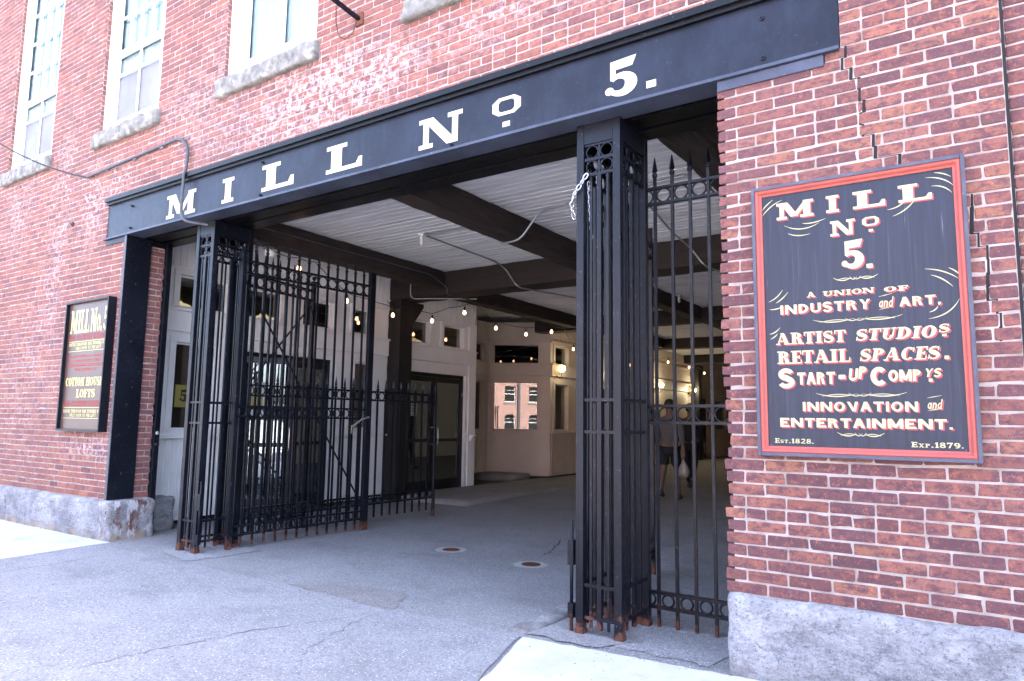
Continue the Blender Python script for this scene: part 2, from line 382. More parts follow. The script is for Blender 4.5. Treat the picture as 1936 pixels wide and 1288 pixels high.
        if ch == 'U':
            R(s, .38, s+T, 1); R(.60+s, .38, .60+s+h*1.1 if S else .60+s+T, 1); x1 = .60+s+(h*1.1 if S else T); ARC((s+x1)/2, .38, (x1-s)/2, .38, T*.8, h, 180, 360); SL(s, s+T, 1); SL(.60+s, x1, 1); w = x1+s
        else: R(.42, .3, .42+T, 1); SL(.42, .42+T, 1); ARC(.25, .3, .17+T, .3, T, h, 180, 360); w = .42+T+s
    elif ch == 'K':
        R(s, 0, s+T, 1); SL(s, s+T, 0, 1); D(s+T*.6, .62+s, h*1.3, .38, 1); D(.84+s-T, .34+s, T, 0, .66); SL(.66+s, .8+s, 1); SL(.86+s-T, .84+s, 0); w = .9+s
    elif ch in 'Xx':
        D(.78-T+s, s, T*1.02); D(s, .78-h*1.2+s, h*1.2); SL(s, s+h, 0); SL(.78-T+s, .78+s, 0); SL(s, s+T, 1); SL(.78-h+s, .78+s, 1); w = .78+2*s
    elif ch == 'Y':
        R(.42-T/2+s, 0, .42+T/2+s, .5); P.append([(.42-T/2+s, .5), (.42+T/2+s, .5), (s+T, 1), (s, 1)]); P.append([(.42-T*.1+s, .42), (.42+T/2+s, .5), (.84+s, 1), (.84-h*1.2+s, 1)]); SL(.42-T/2+s, .42+T/2+s, 0); SL(s, s+T, 1); SL(.84-h+s, .84+s, 1); w = .84+2*s
    elif ch == 'W':
        for k in (0, .42): D(.22+k, k, T*.8); D(.22+k+T*.2, .42+k+T*.3, h*1.1)
        w = 1.1
        for a, b, c, d in (): pass
    elif ch == 'Z': R(0, 0, .76, h); R(0, 1-h, .76, 1); D(0, .76-T, T); w = .76
    elif ch == 'S':
        up = el(.38, .735, .27, .205, 15, 270, 14); dn = el(.38, .265, .29, .205, 90, -165, 14)[1:]
        ST(up+dn, lambda t: h*1.0+(T*1.05-h)*math.exp(-((t-.5)/.22)**2)); w = .76
        if S: R(.58, .66, .58+h*.75, .98); R(.05, .03, .05+h*.75, .36)
    elif ch == '5':
        P.append([(.12, .48), (.12+h*.9, .48), (.12+h*.9, 1), (.12, 1)]); P.append([(.12, 1-h*1.7), (.66, 1-h*1.5), (.76, 1.04), (.12, 1)])
        c = el(.36, .33, .27, .24, 140, -150, 22); ST(c, lambda t: h*.8+(T*1.25-h*.8)*math.exp(-((t-.5)/.27)**2)); P.append([(.10+.11*math.cos(a*PI/6), .20+.11*math.sin(a*PI/6)) for a in range(12)]); w = .78
    elif ch == '8': ARC(.38, .74, .32, .26, T*.8, h, 0, 360, 24); ARC(.38, .27, .38, .27, T*.95, h, 0, 360, 24); w = .76
    elif ch == '1': R(.3-T/2, 0, .3+T/2, 1); SL(.3-T/2, .3+T/2, 0); P.append([(.06, .72), (.3, .76), (.3, 1), (.06, .86)]); w = .5
    elif ch == '2': ST(el(.36, .70, .27, .23, 160, -40, 14)+[(.12, .1)], lambda t: h+(T-h)*math.exp(-((t-.5)/.25)**2)); R(.04, 0, .74, h*1.3); w = .76
    elif ch == '7': R(.03, 1-h*1.4, .74, 1); D(.18, .74-T*.8, T*.8); w = .74; R(.03, .7, .03+h*.7, 1-h*1.4)
    elif ch == '9': ARC(.38, .66, .36, .34, T, h, 0, 360, 26); ST(el(.30, .52, .36, .45, 10, -110, 10), lambda t: T*(1-t)+h*t); w = .76
    elif ch == '.': R(.03, 0, .25, .2); w = .28
    elif ch == ',': P.append([(.03, 0), (.08, -.16), (.26, .05), (.26, .2), (.03, .2)]); w = .28
    elif ch == '-': R(.05, .36, .45, .36+h*1.1); w = .5
    elif ch == '_a':
        ARC(.30, .32, .30, .32, T, h, 0, 360, 20); R(.6-T, 0, .6, .64); w = .64
    elif ch == '_n': R(0, 0, T, .64); ARC(.30, .36, .30, .28, T, h, 0, 180, 12); R(.6-T, 0, .6, .38); w = .64
    elif ch == '_d': ARC(.30, .32, .30, .32, T, h, 0, 360, 20); R(.6-T, 0, .6, 1); w = .64
    else: w = .5
    return P, w
def layout(txt, T=.26, H=.13, S=True, gap=.10, space=.45):
    """polys of a line of text with small caps for lower-case letters; returns polys and extent"""
    x = 0; out = []
    for ch in txt:
        if ch == ' ': x += space; continue
        k = 1.0
        g = {'α': '_a', 'ν': '_n', 'δ': '_d'}.get(ch, ch)
        if ch == 'ω': k = .72; g = 'O'
        if g == ch and ch.islower() and ch != 'o': k = .72; g = ch.upper()
        ps, w = glyph(g, T, H, S)
        out.append(([[(x+u*k, v*k) for u, v in p] for p in ps], x, x+w*k)); x += w*k+gap
    return out, x-gap
def letters(mb, txt, box, fn, T=.26, H=.13, S=True, gap=.1, space=.45, d=.0015, arch=0, slant=0, rise=0):
    gl, wid = layout(txt, T, H, S, gap, space)
    if txt == '.': gl, wid = [([[(0, 0), (1, 0), (1, 1), (0, 1)]], 0, 1)], 1
    x0, x1, z0, z1 = box; sx = (x1-x0)/wid; sz = z1-z0; k = 0
    for ps, a, b in gl:
        mid = (a+b)/2/wid; dz = arch*(1-(2*mid-1)**2)+rise*(mid-.5)
        for p in ps:
            k = (k+1) % 9
            q = [(x0+u*sx+v*sz*slant, z0+dz+v*sz) for u, v in p]
            ar = sum(q[i][0]*q[(i+1) % len(q)][1]-q[(i+1) % len(q)][0]*q[i][1] for i in range(len(q)))
            if ar < 0: q = q[::-1]
            mb.add([fn(u, v, d+k*.00016) for u, v in q], [tuple(range(len(q)))])
def curve_stroke(mb, pts, w, fn, d=.0015):
    pts = [Vector(p) for p in pts]; n = len(pts); L = []
    for i, p in enumerate(pts):
        t = (pts[min(i+1, n-1)]-pts[max(0, i-1)]).normalized(); nn = Vector((-t.y, t.x)); ww = w*(.25+.75*math.sin(PI*min(max(i/(n-1), .0), 1)))
        L.append((p+nn*ww/2, p-nn*ww/2))
    for i in range(n-1): mb.add([fn(*L[i][1], d), fn(*L[i+1][1], d), fn(*L[i+1][0], d), fn(*L[i][0], d)], [(0, 1, 2, 3)])
def quad_pts(a, b, c, n=12): return [((1-t)**2*a[0]+2*t*(1-t)*b[0]+t*t*c[0], (1-t)**2*a[1]+2*t*(1-t)*b[1]+t*t*c[1]) for t in [i/n for i in range(n+1)]]

# ------------------------------------------------------------------ ground
def sheet(name, poly, z, mat, sub=0):
    m = MB(); m.add([(x, y, z) for x, y in poly], [tuple(range(len(poly)))]); o = m.build(name, mat, recalc=False); tag(o, kind='structure'); return o
sheet('street', [(-300, -300), (300, -300), (300, 300), (-300, 300)], 0, 'asphalt')
def floor_z(y): return .004 if y < 5 else .004+.085*min(1, (y-5)/5)
def passage_floor():
    m = MB(); ys = [-.17, 1, 3, 5, 6, 7, 8, 9, 10, 12, 16, 22, 30]; xs = [-8.6, -7, -5, -3, -1.1]
    vs = []
    for y in ys:
        for x in xs:
            yy = y + (.03*math.sin(x*3.1)+.02*math.sin(x*7.7) if y < 0 else 0); vs.append((x if not (y < .7 and x < -8.3) else -8.25, yy, floor_z(y)))
    n = len(xs)
    m.add(vs, [(i*n+j, i*n+j+1, (i+1)*n+j+1, (i+1)*n+j) for i in range(len(ys)-1) for j in range(n-1)])
    tag(m.build('passage_floor', 'asphalt3'), kind='structure')
passage_floor()
def wob(a, b, n, amp, seed):
    r = random.Random(seed); return [(a[0]+(b[0]-a[0])*i/n+(r.uniform(-amp, amp) if 0 < i < n else 0), a[1]+(b[1]-a[1])*i/n+(r.uniform(-amp, amp) if 0 < i < n else 0)) for i in range(n+1)]
sheet('asphalt_apron', wob((-8.2, -.15), (-2.62, -.15), 46, .014, 3)+wob((-2.62, -.15), (-2.2, -1.5), 6, .012, 4)+[(-1.6, -3.2), (-8.0, -3.2), (-8.05, -1.2)], .0062, 'asphalt2')
for poly in ([(-60, -.03), (-60, -3.3), (-8.02, -3.3), (-8.06, -1.15), (-8.19, -.03)], wob((-2.58, -.175), (-2.18, -1.5), 14, .012, 41)+[(-1.55, -3.3), (60, -3.3), (60, -.03)]+wob((-1.2, -.055), (-1.62, -.10), 8, .012, 42)+wob((-1.63, -.10), (-2.56, -.17), 14, .014, 43)):
    m = MB(); k = len(poly); m.add([(x, y, .012) for x, y in poly]+[(x, y, -.1) for x, y in poly], [tuple(range(k))]+[(i, (i+1) % k, k+(i+1) % k, k+i) for i in range(k)])
    tag(m.build('sidewalk', 'concrete'), kind='structure')
for x in (-9.8, -11.4, -13, -.9, .65, 2.2): sheet('sidewalk_joint', [(x-.006, -3.2), (x+.006, -3.2), (x+.006, -.06), (x-.006, -.06)], .0135, 'dark')
sheet('dirt_patch', wob((-5.01, -.13), (-4.5, .2), 6, .02, 1)[:-1]+wob((-4.5, .2), (-4.02, .27), 5, .02, 2)[:-1]+wob((-4.02, .27), (-3.72, -.21), 7, .03, 5)[:-1]+wob((-3.72, -.21), (-5.01, -.13), 10, .01, 6)[:-1], .0085, 'patch')
sheet('asphalt_patch', wob((-2.55, .02), (-1.28, .02), 12, .02, 11)[:-1]+[(-1.27, .8), (-2.5, .8)], .009, 'asphalt2')
sheet('concrete_pad', wob((-7.32, .03), (-6.62, -.1), 6, .03, 21)[:-1]+wob((-6.62, -.1), (-6.45, .25), 4, .03, 22)[:-1]+[(-6.5, .7), (-7.3, .72)], .0085, 'asphalt2')
sheet('concrete_footing', wob((-2.60, -.10), (-1.95, -.06), 6, .03, 23)[:-1]+[(-1.9, .25), (-2.55, .35)], .0125, 'asphalt3')
def crack(pts, w, z, seed):
    r = random.Random(seed); P = []
    for a, b in zip(pts, pts[1:]):
        for i in range(9): P.append((a[0]+(b[0]-a[0])*i/9+r.uniform(-.022, .022), a[1]+(b[1]-a[1])*i/9+r.uniform(-.022, .022)))
    P.append(pts[-1]); m = MB(); n = len(P)
    ws = [w*r.uniform(.2, 1.4)*math.sin(PI*(i+.5)/n)**.5 for i in range(n)]
    for i in range(n-1): m.add([(P[i][0]-ws[i], P[i][1], z), (P[i][0]+ws[i], P[i][1], z), (P[i+1][0]+ws[i+1], P[i+1][1], z), (P[i+1][0]-ws[i+1], P[i+1][1], z)], [(0, 1, 2, 3)])
    tag(m.build('asphalt_crack', 'crackfill', recalc=False), kind='structure')
crack([(-4.31, -2.18), (-4.29, -1.84), (-4.22, -1.54), (-4.14, -1.14), (-3.95, -.77), (-3.78, -.31)], .0045, .0085, 1)
crack([(-3.3, -1.5), (-3.55, -1.1), (-3.72, -.62), (-3.76, -.25)], .003, .0086, 5)
crack([(-7.39, -1.6), (-7.44, -.84), (-7.53, -.4)], .004, .0085, 2)
crack([(-3.9, 2.24), (-4.04, 2.7), (-4.28, 3.3)], .012, .0085, 3)
crack([(-6.6, -1.6), (-6.4, -1.1), (-6.1, -.8)], .003, .0085, 4)
def rough_block(name, x0, x1, y0, y1, z0, z1, mat, parent=None, amp=.012, step=.045, seed=0, rnd_c=.012):
    """a stone block: a subdivided box, its faces roughened by noise and its arrises worn"""
    import bmesh
    bm = bmesh.new(); bmesh.ops.create_cube(bm, size=1)
    d = Vector((x1-x0, y1-y0, z1-z0)); c = Vector(((x0+x1)/2, (y0+y1)/2, (z0+z1)/2))
    for v in bm.verts: v.co = Vector((v.co.x*d.x, v.co.y*d.y, v.co.z*d.z))
    for ax in range(3):
        n = max(1, int(d[ax]/step)); es = [e for e in bm.edges if abs(abs((e.verts[0].co-e.verts[1].co)[ax])-d[ax]) < 1e-5]
        if n > 1: bmesh.ops.subdivide_edges(bm, edges=es, cuts=n-1, use_grid_fill=True)
    for v in bm.verts:
        p = v.co.copy(); near = sum(1 for a in range(3) if abs(abs(p[a])-d[a]/2) < 1e-4)
        nv = Vector([math.copysign(1, p[a]) if abs(abs(p[a])-d[a]/2) < 1e-4 else 0 for a in range(3)]); q = p+c+Vector((seed*3.7, 0, 0))
        h = noise.fractal(q*5, 1, 2, 4)*amp + noise.noise(q*26)*amp*.35
        v.co = p+nv*(h-(rnd_c*(near-1)))
    for v in bm.verts: v.co += c
    for f in bm.faces: f.smooth = 'wood' not in mat
    me = bpy.data.meshes.new(name); bm.to_mesh(me); bm.free(); o = bpy.data.objects.new(name, me); COL.objects.link(o); me.materials.append(M[mat]); o.parent = parent
    return o
tag(rough_block('kerb_stone', -2.78, -2.57, -.12, .55, -.05, .022, 'granite', amp=.008, seed=4), 'worn granite kerb stone beside the foot of the nearer pillar', 'kerb stone', 'kerb stones at the passage mouth')
tag(rough_block('kerb_stone', -2.80, -2.60, .57, 1.15, -.05, .018, 'granite', amp=.008, seed=5), 'worn granite kerb stone further in behind the nearer pillar', 'kerb stone', 'kerb stones at the passage mouth')
tag(rough_block('passage_pavement', -8.85, -7.12, 5.15, 10.4, -.05, .085, 'walk', amp=.004, step=.2, rnd_c=.006), kind='structure')

# ------------------------------------------------------------------ the mill
mill = thing('brick_mill', 'old red brick mill with a wide passage under a black iron girder', 'building')
X0, X1, ZB, ZT = -16.0, 3.0, .455, 8.6
JL, JR = -8.4, -1.27                      # jambs of the passage
WIN = [(-14.9, -13.45, 5.05, 8.2), (-12.13, -10.68, 5.05, 8.2), (-9.36, -7.93, 5.05, 8.2), (-6.65, -5.15, 5.05, 8.2), (-3.92, -2.45, 5.05, 8.2), (-1.2, .2, 5.05, 8.2)]
OPEN = [(JL, JR, -1, 3.585), (-8.93, -.555, 3.585, 4.115), (JR, -.64, 3.51, 3.585), (-8.9, JL, 3.51, 3.585)]+WIN
def inside(x, z): return any(a < x < b and c < z < d for a, b, c, d in OPEN)
OPEN[0] = (JL, JR+.04, -1, 3.51); OPEN.append((JL, JR, 3.51, 3.585))
xs = sorted({X0, X1, .2}|{v for o in OPEN for v in o[:2]}); zs = sorted({0., ZB, ZT}|{v for o in OPEN for v in o[2:] if 0 <= v <= ZT})
mb = MB(); Y0, Y1 = .0055, .46
full = lambda i, j: 0 <= i < len(xs)-1 and 0 <= j < len(zs)-1 and not inside((xs[i]+xs[i+1])/2, (zs[j]+zs[j+1])/2)
for i in range(len(xs)-1):
    for j in range(len(zs)-1):
        if not full(i, j): continue
        a, b, c, d = xs[i], xs[i+1], zs[j], zs[j+1]; y0 = Y0+(.035 if a >= .19 else 0)
        mb.add([(a, y0, c), (b, y0, c), (b, y0, d), (a, y0, d)], [(0, 1, 2, 3)]); mb.add([(a, Y1, c), (b, Y1, c), (b, Y1, d), (a, Y1, d)], [(3, 2, 1, 0)])
        if not full(i-1, j): mb.add([(a, y0, c), (a, y0, d), (a, Y1, d), (a, Y1, c)], [(0, 1, 2, 3)])
        if not full(i+1, j) : mb.add([(b, y0, c), (b, Y1, c), (b, Y1, d), (b, y0, d)], [(0, 1, 2, 3)])
        if not full(i, j-1): mb.add([(a, y0, c), (a, Y1, c), (b, Y1, c), (b, y0, c)], [(0, 1, 2, 3)])
        if not full(i, j+1): mb.add([(a, y0, d), (b, y0, d), (b, Y1, d), (a, Y1, d)], [(0, 1, 2, 3)])
mb.build('mortar_wall', 'mortar', mill, recalc=False)

OPEN[0] = (JL, JR, -1, 3.585)
# bricks: every brick of the street front modelled, cut where a crack runs through
CR1 = [(-.52, 3.60), (-.55, 3.5), (-.50, 3.42), (-.45, 3.33), (-.48, 3.26), (-.43, 3.20), (-.49, 3.12), (-.41, 3.02), (-.40, 2.93), (-.29, 2.89), (-.27, 2.80)]
CR2 = [(.03, 2.6), (.02, 2.45), (.05, 2.37), (.085, 2.3), (.07, 2.1), (.12, 2.0), (.11, 1.85)]
def crack_x(z):
    for C in (CR1, CR2):
        for (xa, za), (xb, zb) in zip(C, C[1:]):
            if zb <= z <= za: return xa+(xb-xa)*(za-z)/(za-zb)
    return None
def srgb(r, g, b): return tuple(((c/255+.055)/1.055)**2.4 if c > 10 else c/3294 for c in (r, g, b))
PAL = [(.25, .096, .071), (.235, .089, .068), (.218, .084, .068), (.265, .106, .076), (.196, .078, .065), (.164, .067, .063), (.128, .056, .058), (.245, .107, .084), (.285, .122, .078)]
EFF = [(-5.2, 4.62, .7, .25, 1.0), (-4.4, 4.5, .55, .22, .9), (-9.35, 4.1, .28, .55, .8), (-8.75, 4.35, .3, .25, .7), (-3.0, 4.6, .6, .25, .5), (-8.9, 1.05, .6, .14, .8), (-5.2, 4.25, 1.1, .12, .5), (-11.5, 4.5, .5, .7, .5), (-10.2, 4.6, .35, .8, .5), (-7.2, 4.9, .9, .35, .4), (-10.8, 2.0, .8, 1.0, .3), (-1.6, 4.7, .6, .3, .35), (-6.0, 4.4, 1.5, .2, .4), (-10.3, 3.3, .3, .8, .45), (-6.5, 5.6, .3, .5, .4)]
def jamb_wear(z):     # how far the right jamb's arris is broken away
    return .012+.045*math.exp(-((z-1.42)/.16)**2)+.02*math.exp(-((z-.98)/.12)**2)
BV, BF, BC, BE = [], [], [], []
def brick(u0, u1, w0, w1, place, col, eff, r):
    """rounded brick face; place(u, depth, w) -> point, depth 0 at the wall face, negative is proud"""
    k = min(.0055, (u1-u0)*.25); d = r.uniform(-.0015, .003); tl, tw = r.uniform(-.0012, .0012), r.uniform(-.0012, .0012); o = len(BV)
    def outl(ins, kk): return [(u0+ins+kk, w0+ins), (u1-ins-kk, w0+ins), (u1-ins, w0+ins+kk), (u1-ins, w1-ins-kk), (u1-ins-kk, w1-ins), (u0+ins+kk, w1-ins), (u0+ins, w1-ins-kk), (u0+ins, w0+ins+kk)]
    base = outl(0, k*.7); ch_ = r.randrange(8) if r.random() < .3 else -1; j = [(r.uniform(-.0024, .0024), r.uniform(-.0020, .0020)) for _ in range(8)]
    if ch_ >= 0: cu, cw = (u0+u1)/2, (w0+w1)/2; pu, pw = outl(0, k)[ch_]; j[ch_] = ((cu-pu)*.07, (cw-pw)*.3)
    for (ins, dep) in ((.0036, d+.001), (.0008, d+.0034), (0, .012)):
        for (u, w), (ju, jw) in zip(outl(ins, k), j): BV.append(place(u+ju, dep+tl*(1 if u > (u0+u1)/2 else -1)+tw*(1 if w > (w0+w1)/2 else -1), w+jw))
    BF.append(tuple(range(o, o+8)))
    for ring in (0, 8):
        for i in range(8): BF.append((o+ring+i, o+ring+8+i, o+ring+8+(i+1) % 8, o+ring+(i+1) % 8))
    BC.extend([col]*24); BE.extend([eff]*24)
CH, BL = .07, .225
def front(shift=0): return lambda u, d, w: (u, d+shift, w)
r = random.Random(11); row = 0; z = ZB
def pick(x, z, r):
    c = r.choice(PAL[:6] if x < -2 else PAL); f = r.uniform(.85, 1.15)
    if x > -1.4:
        f *= .84
        if r.random() < .35: c = PAL[r.choice((5, 6, 4))]
    if x > .2 and r.random() < .5: c = r.choice((PAL[8], PAL[6], PAL[5]))
    if x < -8.9 and z < 2.2 and r.random() < .4: c = PAL[r.choice((3, 8))]
    e = sum(a*math.exp(-((x-cx)/sx)**2-((z-cz)/sz)**2) for cx, cz, sx, sz, a in EFF)
    return tuple(v*f for v in c), min(1, e)*(1 if r.random() < .8 else .3)
while z < ZT-.02:
    z0, z1 = z+.0048, z+CH-.0048; zm = z+CH/2; header = row % 8 == 6
    # free intervals of this course
    iv = [(X0, .195), (.215, X1)]
    for a, b, c, d in OPEN:
        if c < zm < d:
            nv = []
            for p, q in iv:
                if b <= p or a >= q: nv.append((p, q))
                else: nv += [(p, a)]*(a-p > .02) + [(b, q)]*(q-b > .02)
            iv = nv
    pitch = BL/2 if header else BL; off = (row % 2)*BL/2 if not header else 0
    for p, q in iv:
        cuts = []
        if abs(p-JR) < .01 or (abs(p+.64) < .01) or (abs(p+.555) < .01) or p > 0: x = p+(off if off else pitch); start = p
        elif abs(q-JL) < .01 or abs(q+8.93) < .01 or abs(q+8.9) < .01:
            x = q-(off if off else pitch)
            while x > p+.07: cuts.append(x); x -= pitch*r.uniform(.985, 1.015)
            x = None
        else: x = math.ceil((p+.06-off)/pitch)*pitch+off
        if x is not None:
            while x < q-.06: cuts.append(x); x += pitch*r.uniform(.985, 1.015) if p > -2 else pitch
        cuts = [p-.005]+sorted(cuts)+[q+.005]; cx = crack_x(zm)
        for a, b in zip(cuts, cuts[1:]):
            a2, b2 = a+.0042, b-.0042
            if abs(a2-JR) < .012 and zm < 3.51: a2 += jamb_wear(zm)*r.uniform(.2, 1.4)-.014+(.012 if off else 0)*r.uniform(-.5, 1)
            if b2-a2 < .025: continue
            parts = [(a2, b2)]
            if cx and a2+.03 < cx < b2-.03: g = r.uniform(.006, .012); parts = [(a2, cx-g), (cx+g, b2)]
            col, eff = pick((a2+b2)/2, zm, r)
            for s_, t_ in parts:
                sh = .035 if s_ > .2 else 0
                brick(s_, t_, z0, z1, front(sh), col, eff, r)
    z += CH; row += 1
# returns of the jambs and window reveals
def ret(x, sgn, y0, y1, za, zb):
    z = za; k = 0
    while z < zb-.03:
        cuts = [y0, y0+(.105 if k % 2 else .21)]
        while cuts[-1]+.21 < y1: cuts.append(cuts[-1]+.21)
        cuts.append(y1)
        for a, b in zip(cuts, cuts[1:]):
            if b-a < .03: continue
            col, eff = pick(x, z, r); brick(a+.004, b-.004, z+.005, min(zb, z+CH)-.005, lambda u, d, w: (x+sgn*(-d+.006), u, w), col, 0, r)
        z += CH; k += 1
ret(JL, 1, .29, .46, ZB+.0, 3.5)
ret(JR+.034, -1, .04, .46, ZB, 3.5)
for a, b, c, d in WIN: ret(a, 1, .012, .13, 5.05, 8.2); ret(b, -1, .012, .13, 5.05, 8.2)
me = bpy.data.meshes.new('brickwork'); me.from_pydata(BV, [], BF); me.update()
me.polygons.foreach_set('use_smooth', [False]*len(me.polygons))
at = me.attributes.new('bc', 'FLOAT_COLOR', 'POINT'); at.data.foreach_set('color', np.array([(*c, 1) for c in BC], dtype=np.float32).ravel())
at = me.attributes.new('eff', 'FLOAT', 'POINT'); at.data.foreach_set('value', np.array(BE, dtype=np.float32))
import bmesh
b_ = bmesh.new(); b_.from_mesh(me); bmesh.ops.recalc_face_normals(b_, faces=b_.faces); b_.to_mesh(me); b_.free()
bo = bpy.data.objects.new('brickwork', me); COL.objects.link(bo); me.materials.append(M['brick']); bo.parent = mill
# open joint between the front and the next bay, and the dark inside of the cracks
mb = MB(); mb.box(.198, .212, .004, .04, ZB, ZT)
rc = random.Random(4); zz = ZB; px = None
while zz < ZT:
    x = crack_x(zz+CH/2)
    if x is not None:
        w_ = rc.uniform(.005, .012); mb.add([(x-w_, .0046, zz), (x+w_*.7, .0046, zz), (x+w_, .0046, zz+CH), (x-w_*.6, .0046, zz+CH)], [(0, 1, 2, 3)])
        if px is not None and abs(px-x) < .2: a, b = min(px, x)-.006, max(px, x)+.006; h_ = rc.uniform(.0022, .0045); mb.add([(a, .0042, zz-h_), (b, .0042, zz-h_*.6), (b, .0042, zz+h_), (a, .0042, zz+h_*.5)], [(0, 1, 2, 3)])
    px = x; zz += CH
mb.build('wall_crack', 'dark', mill, recalc=False)
# upper storeys, side and rear walls: plain brick masses (they shade the street)
M['brickfar'] = newmat('distant brick', (.30, .10, .08), .9)
t = NT(M['brickfar']); bt = t.n.new('ShaderNodeTexBrick'); bt.inputs['Scale'].default_value = 1
for k, v in (('Brick Width', .225), ('Row Height', .07), ('Mortar Size', .006)): bt.inputs[k].default_value = v
bt.inputs['Color1'].default_value = (.33, .10, .08, 1); bt.inputs['Color2'].default_value = (.24, .08, .07, 1); bt.inputs['Mortar'].default_value = (.5, .44, .42, 1)
sx_ = t.xyz(); cb = t.n.new('ShaderNodeCombineXYZ'); t.link(t.math('ADD', sx_[0], sx_[1]), cb.inputs[0]); t.link(sx_[2], cb.inputs[1]); t.link(cb.outputs[0], bt.inputs[0]); t.base(bt.outputs[0])
B(X0-30, X1+30, 0, 30.5, ZT, 9.4).build('upper_storeys', 'brickfar', mill)
mb = MB(); mb.box(X0-30, X0, .0, 30, 0, ZT); mb.box(X1, X1+30, .045, 30, 0, ZT); mb.box(X0, X1, 29.5, 30, 0, ZT); mb.build('outer_wall', 'brickfar', mill)
# granite base
rough_block('granite_base', -16.0, -10.95, -.055, .60, -.1, ZB-.004, 'granite_left', mill, seed=1)
rough_block('granite_base', -10.94, -8.27, -.055, .52, -.1, ZB-.004, 'granite_left', mill, seed=2)
rough_block('granite_base', -1.27, 3.0, -.05, .62, -.1, ZB+.004, 'granite', mill, seed=3, step=.035)
rough_block('guard_stone', -8.86, -8.60, .68, .95, -.1, .42, 'granite', mill, amp=.02, seed=8)
# granite sills and windows
SP = [None]*6
def window(i, a, b, c, d):
    rough_block('window_sill', a-.06, b+.06, -.065, .14, 4.85, 5.045, 'sill', mill, amp=.016, step=.025, seed=10+i, rnd_c=.006)
    w = MB(); cw = .15; y0, y1 = .055, .13
    for (p, q, e, f) in ((a, a+cw, c, d), (b-cw, b, c, d), (a+cw, b-cw, c, c+.12), (a+cw, b-cw, d-.12, d)): w.box(p, q, y0, y1, e, f)
    wi = w.build('window', 'winwhite', mill, bevel=.004)
    s = MB(); xa, xb = a+cw, b-cw
    if i == 3:
        mx = xa+.56*(xb-xa)
        for (p, q) in ((xa+.07, xa+.13), (mx-.04, mx+.05), (xb-.06, xb)): s.box(p, q, .08, .12, c+.12, d-.12)
        s.box(xa+.13, mx-.04, .082, .118, c+.12, c+.20); s.box(mx+.05, xb-.06, .082, .118, c+.12, c+.2); s.box(xa+.13, mx-.04, .083, .117, 6.6, 6.66)
        s.build('sash', 'winwhite', wi, bevel=.003)
        B(xa+.0, xa+.07, .125, .13, c+.12, d-.12).build('gap', 'dark', wi)
    else:
        mz = 6.12
        for p, q in ((xa, xa+.05), (xb-.05, xb)): s.box(p, q, .07, .115, mz, d-.12); s.box(p, q, .095, .128, c+.12, mz)
        s.box(xa+.05, xb-.05, .068, .117, mz-.03, mz+.04); s.box(xa+.05, xb-.05, .071, .114, d-.17, d-.12)
        s.box(xa+.05, xb-.05, .096, .127, c+.12, c+.17)
        n = 4 if i < 3 else 3
        for k in range(1, n): x = xa+.05+(xb-xa-.1)*k/n; s.box(x-.012, x+.012, .080, .108, mz+.04, d-.17)
        for k in range(1, 4): zz = mz+.04+(d-.17-mz-.04)*k/4; s.box(xa+.05, xb-.05, .082, .106, zz-.012, zz+.012)
        xm = (xa+xb)/2; s.box(xm-.012, xm+.012, .100, .122, c+.17, mz-.03); s.box(xa+.05, xb-.05, .090, .115, 5.82, 5.85)
        s.build('sash', 'winwhite', wi, bevel=.003)
        B(xa+.05, xb-.05, .1285, .1295, c+.14, 5.82).build('screen', 'screen', wi)
    B(xa, xb, .130, .134, c+.1, d-.1).build('pane', 'skyglass', wi)
    B(xa-.02, xb+.02, .145, .152, c+.05, d).build('blind', 'blind', wi)
for i, wv in enumerate(WIN):
    if i in (1, 2, 3, 4): window(i, *wv)
    else: window(i, *wv)

# girder over the passage
g = MB(); gx0, gx1 = -8.925, -.56
g.box(gx0, gx1, .012, .05, 3.603, 4.062)
gd = g.build('girder', 'girder', mill)
B(gx0, gx1, -.035, .18, 3.582, 3.603).build('bottom_flange', iron_mat('worn flange with painted highlight', (.035, .042, .062), .01, .9), gd)  # pale base paints in skylight caught by the flange edge; chips are wear
g = MB(); g.box(gx0-.01, gx1+.01, -.045, .18, 4.062, 4.112); g.box(gx0, gx1, -.02, .0118, 4.03, 4.062); g.build('top_flange', 'soffit', gd)
g = MB()
for (y0, y1) in ((.185, .225), (.23, .40), (.405, .44), (.445, .63)):
    g.box(JL-.45, JR+.45, y0, y1, 3.582 if y1-y0 > .1 else 3.63, 3.60 if y1-y0 > .1 else 3.66)
g.box(JL-.45, JR+.45, .19, .62, 3.70, 4.1); g.box(JL-.45, JR+.45, .30, .33, 3.60, 3.70); g.box(JL-.45, JR+.45, .53, .56, 3.60, 3.70); g.box(JL-.45, JR+.45, .56, .66, 3.66, 4.1)
g.build('soffit_beam', 'soffit', gd)
g = MB(); g.box(JL+.2, JR+.1, .632, .66, 3.60, 3.655); g.build('soffit_trim', simple('chipped board', (.035, .03, .03), (.10, .085, .08), 6, .8, .3, st=(1, 4, 4)), gd)
fnG = lambda u, v, d: (u, .012-d, v)
for ch, bx in (('M', (-7.60, -7.03, 3.655, 3.925)), ('I', (-6.545, -6.345, 3.665, 3.93)), ('L', (-5.88, -5.39, 3.675, 3.945)), ('L', (-4.93, -4.46, 3.675, 3.935)), ('N', (-3.79, -3.33, 3.665, 3.925)), ('o', (-3.035, -2.77, 3.675, 3.915)), ('5', (-2.06, -1.82, 3.67, 3.935)), ('.', (-1.755, -1.685, 3.675, 3.725))):
    g = MB(); letters(g, ch, bx, fnG, T=.24, H=.15); g.build('letter', 'gpaint', gd, recalc=False)
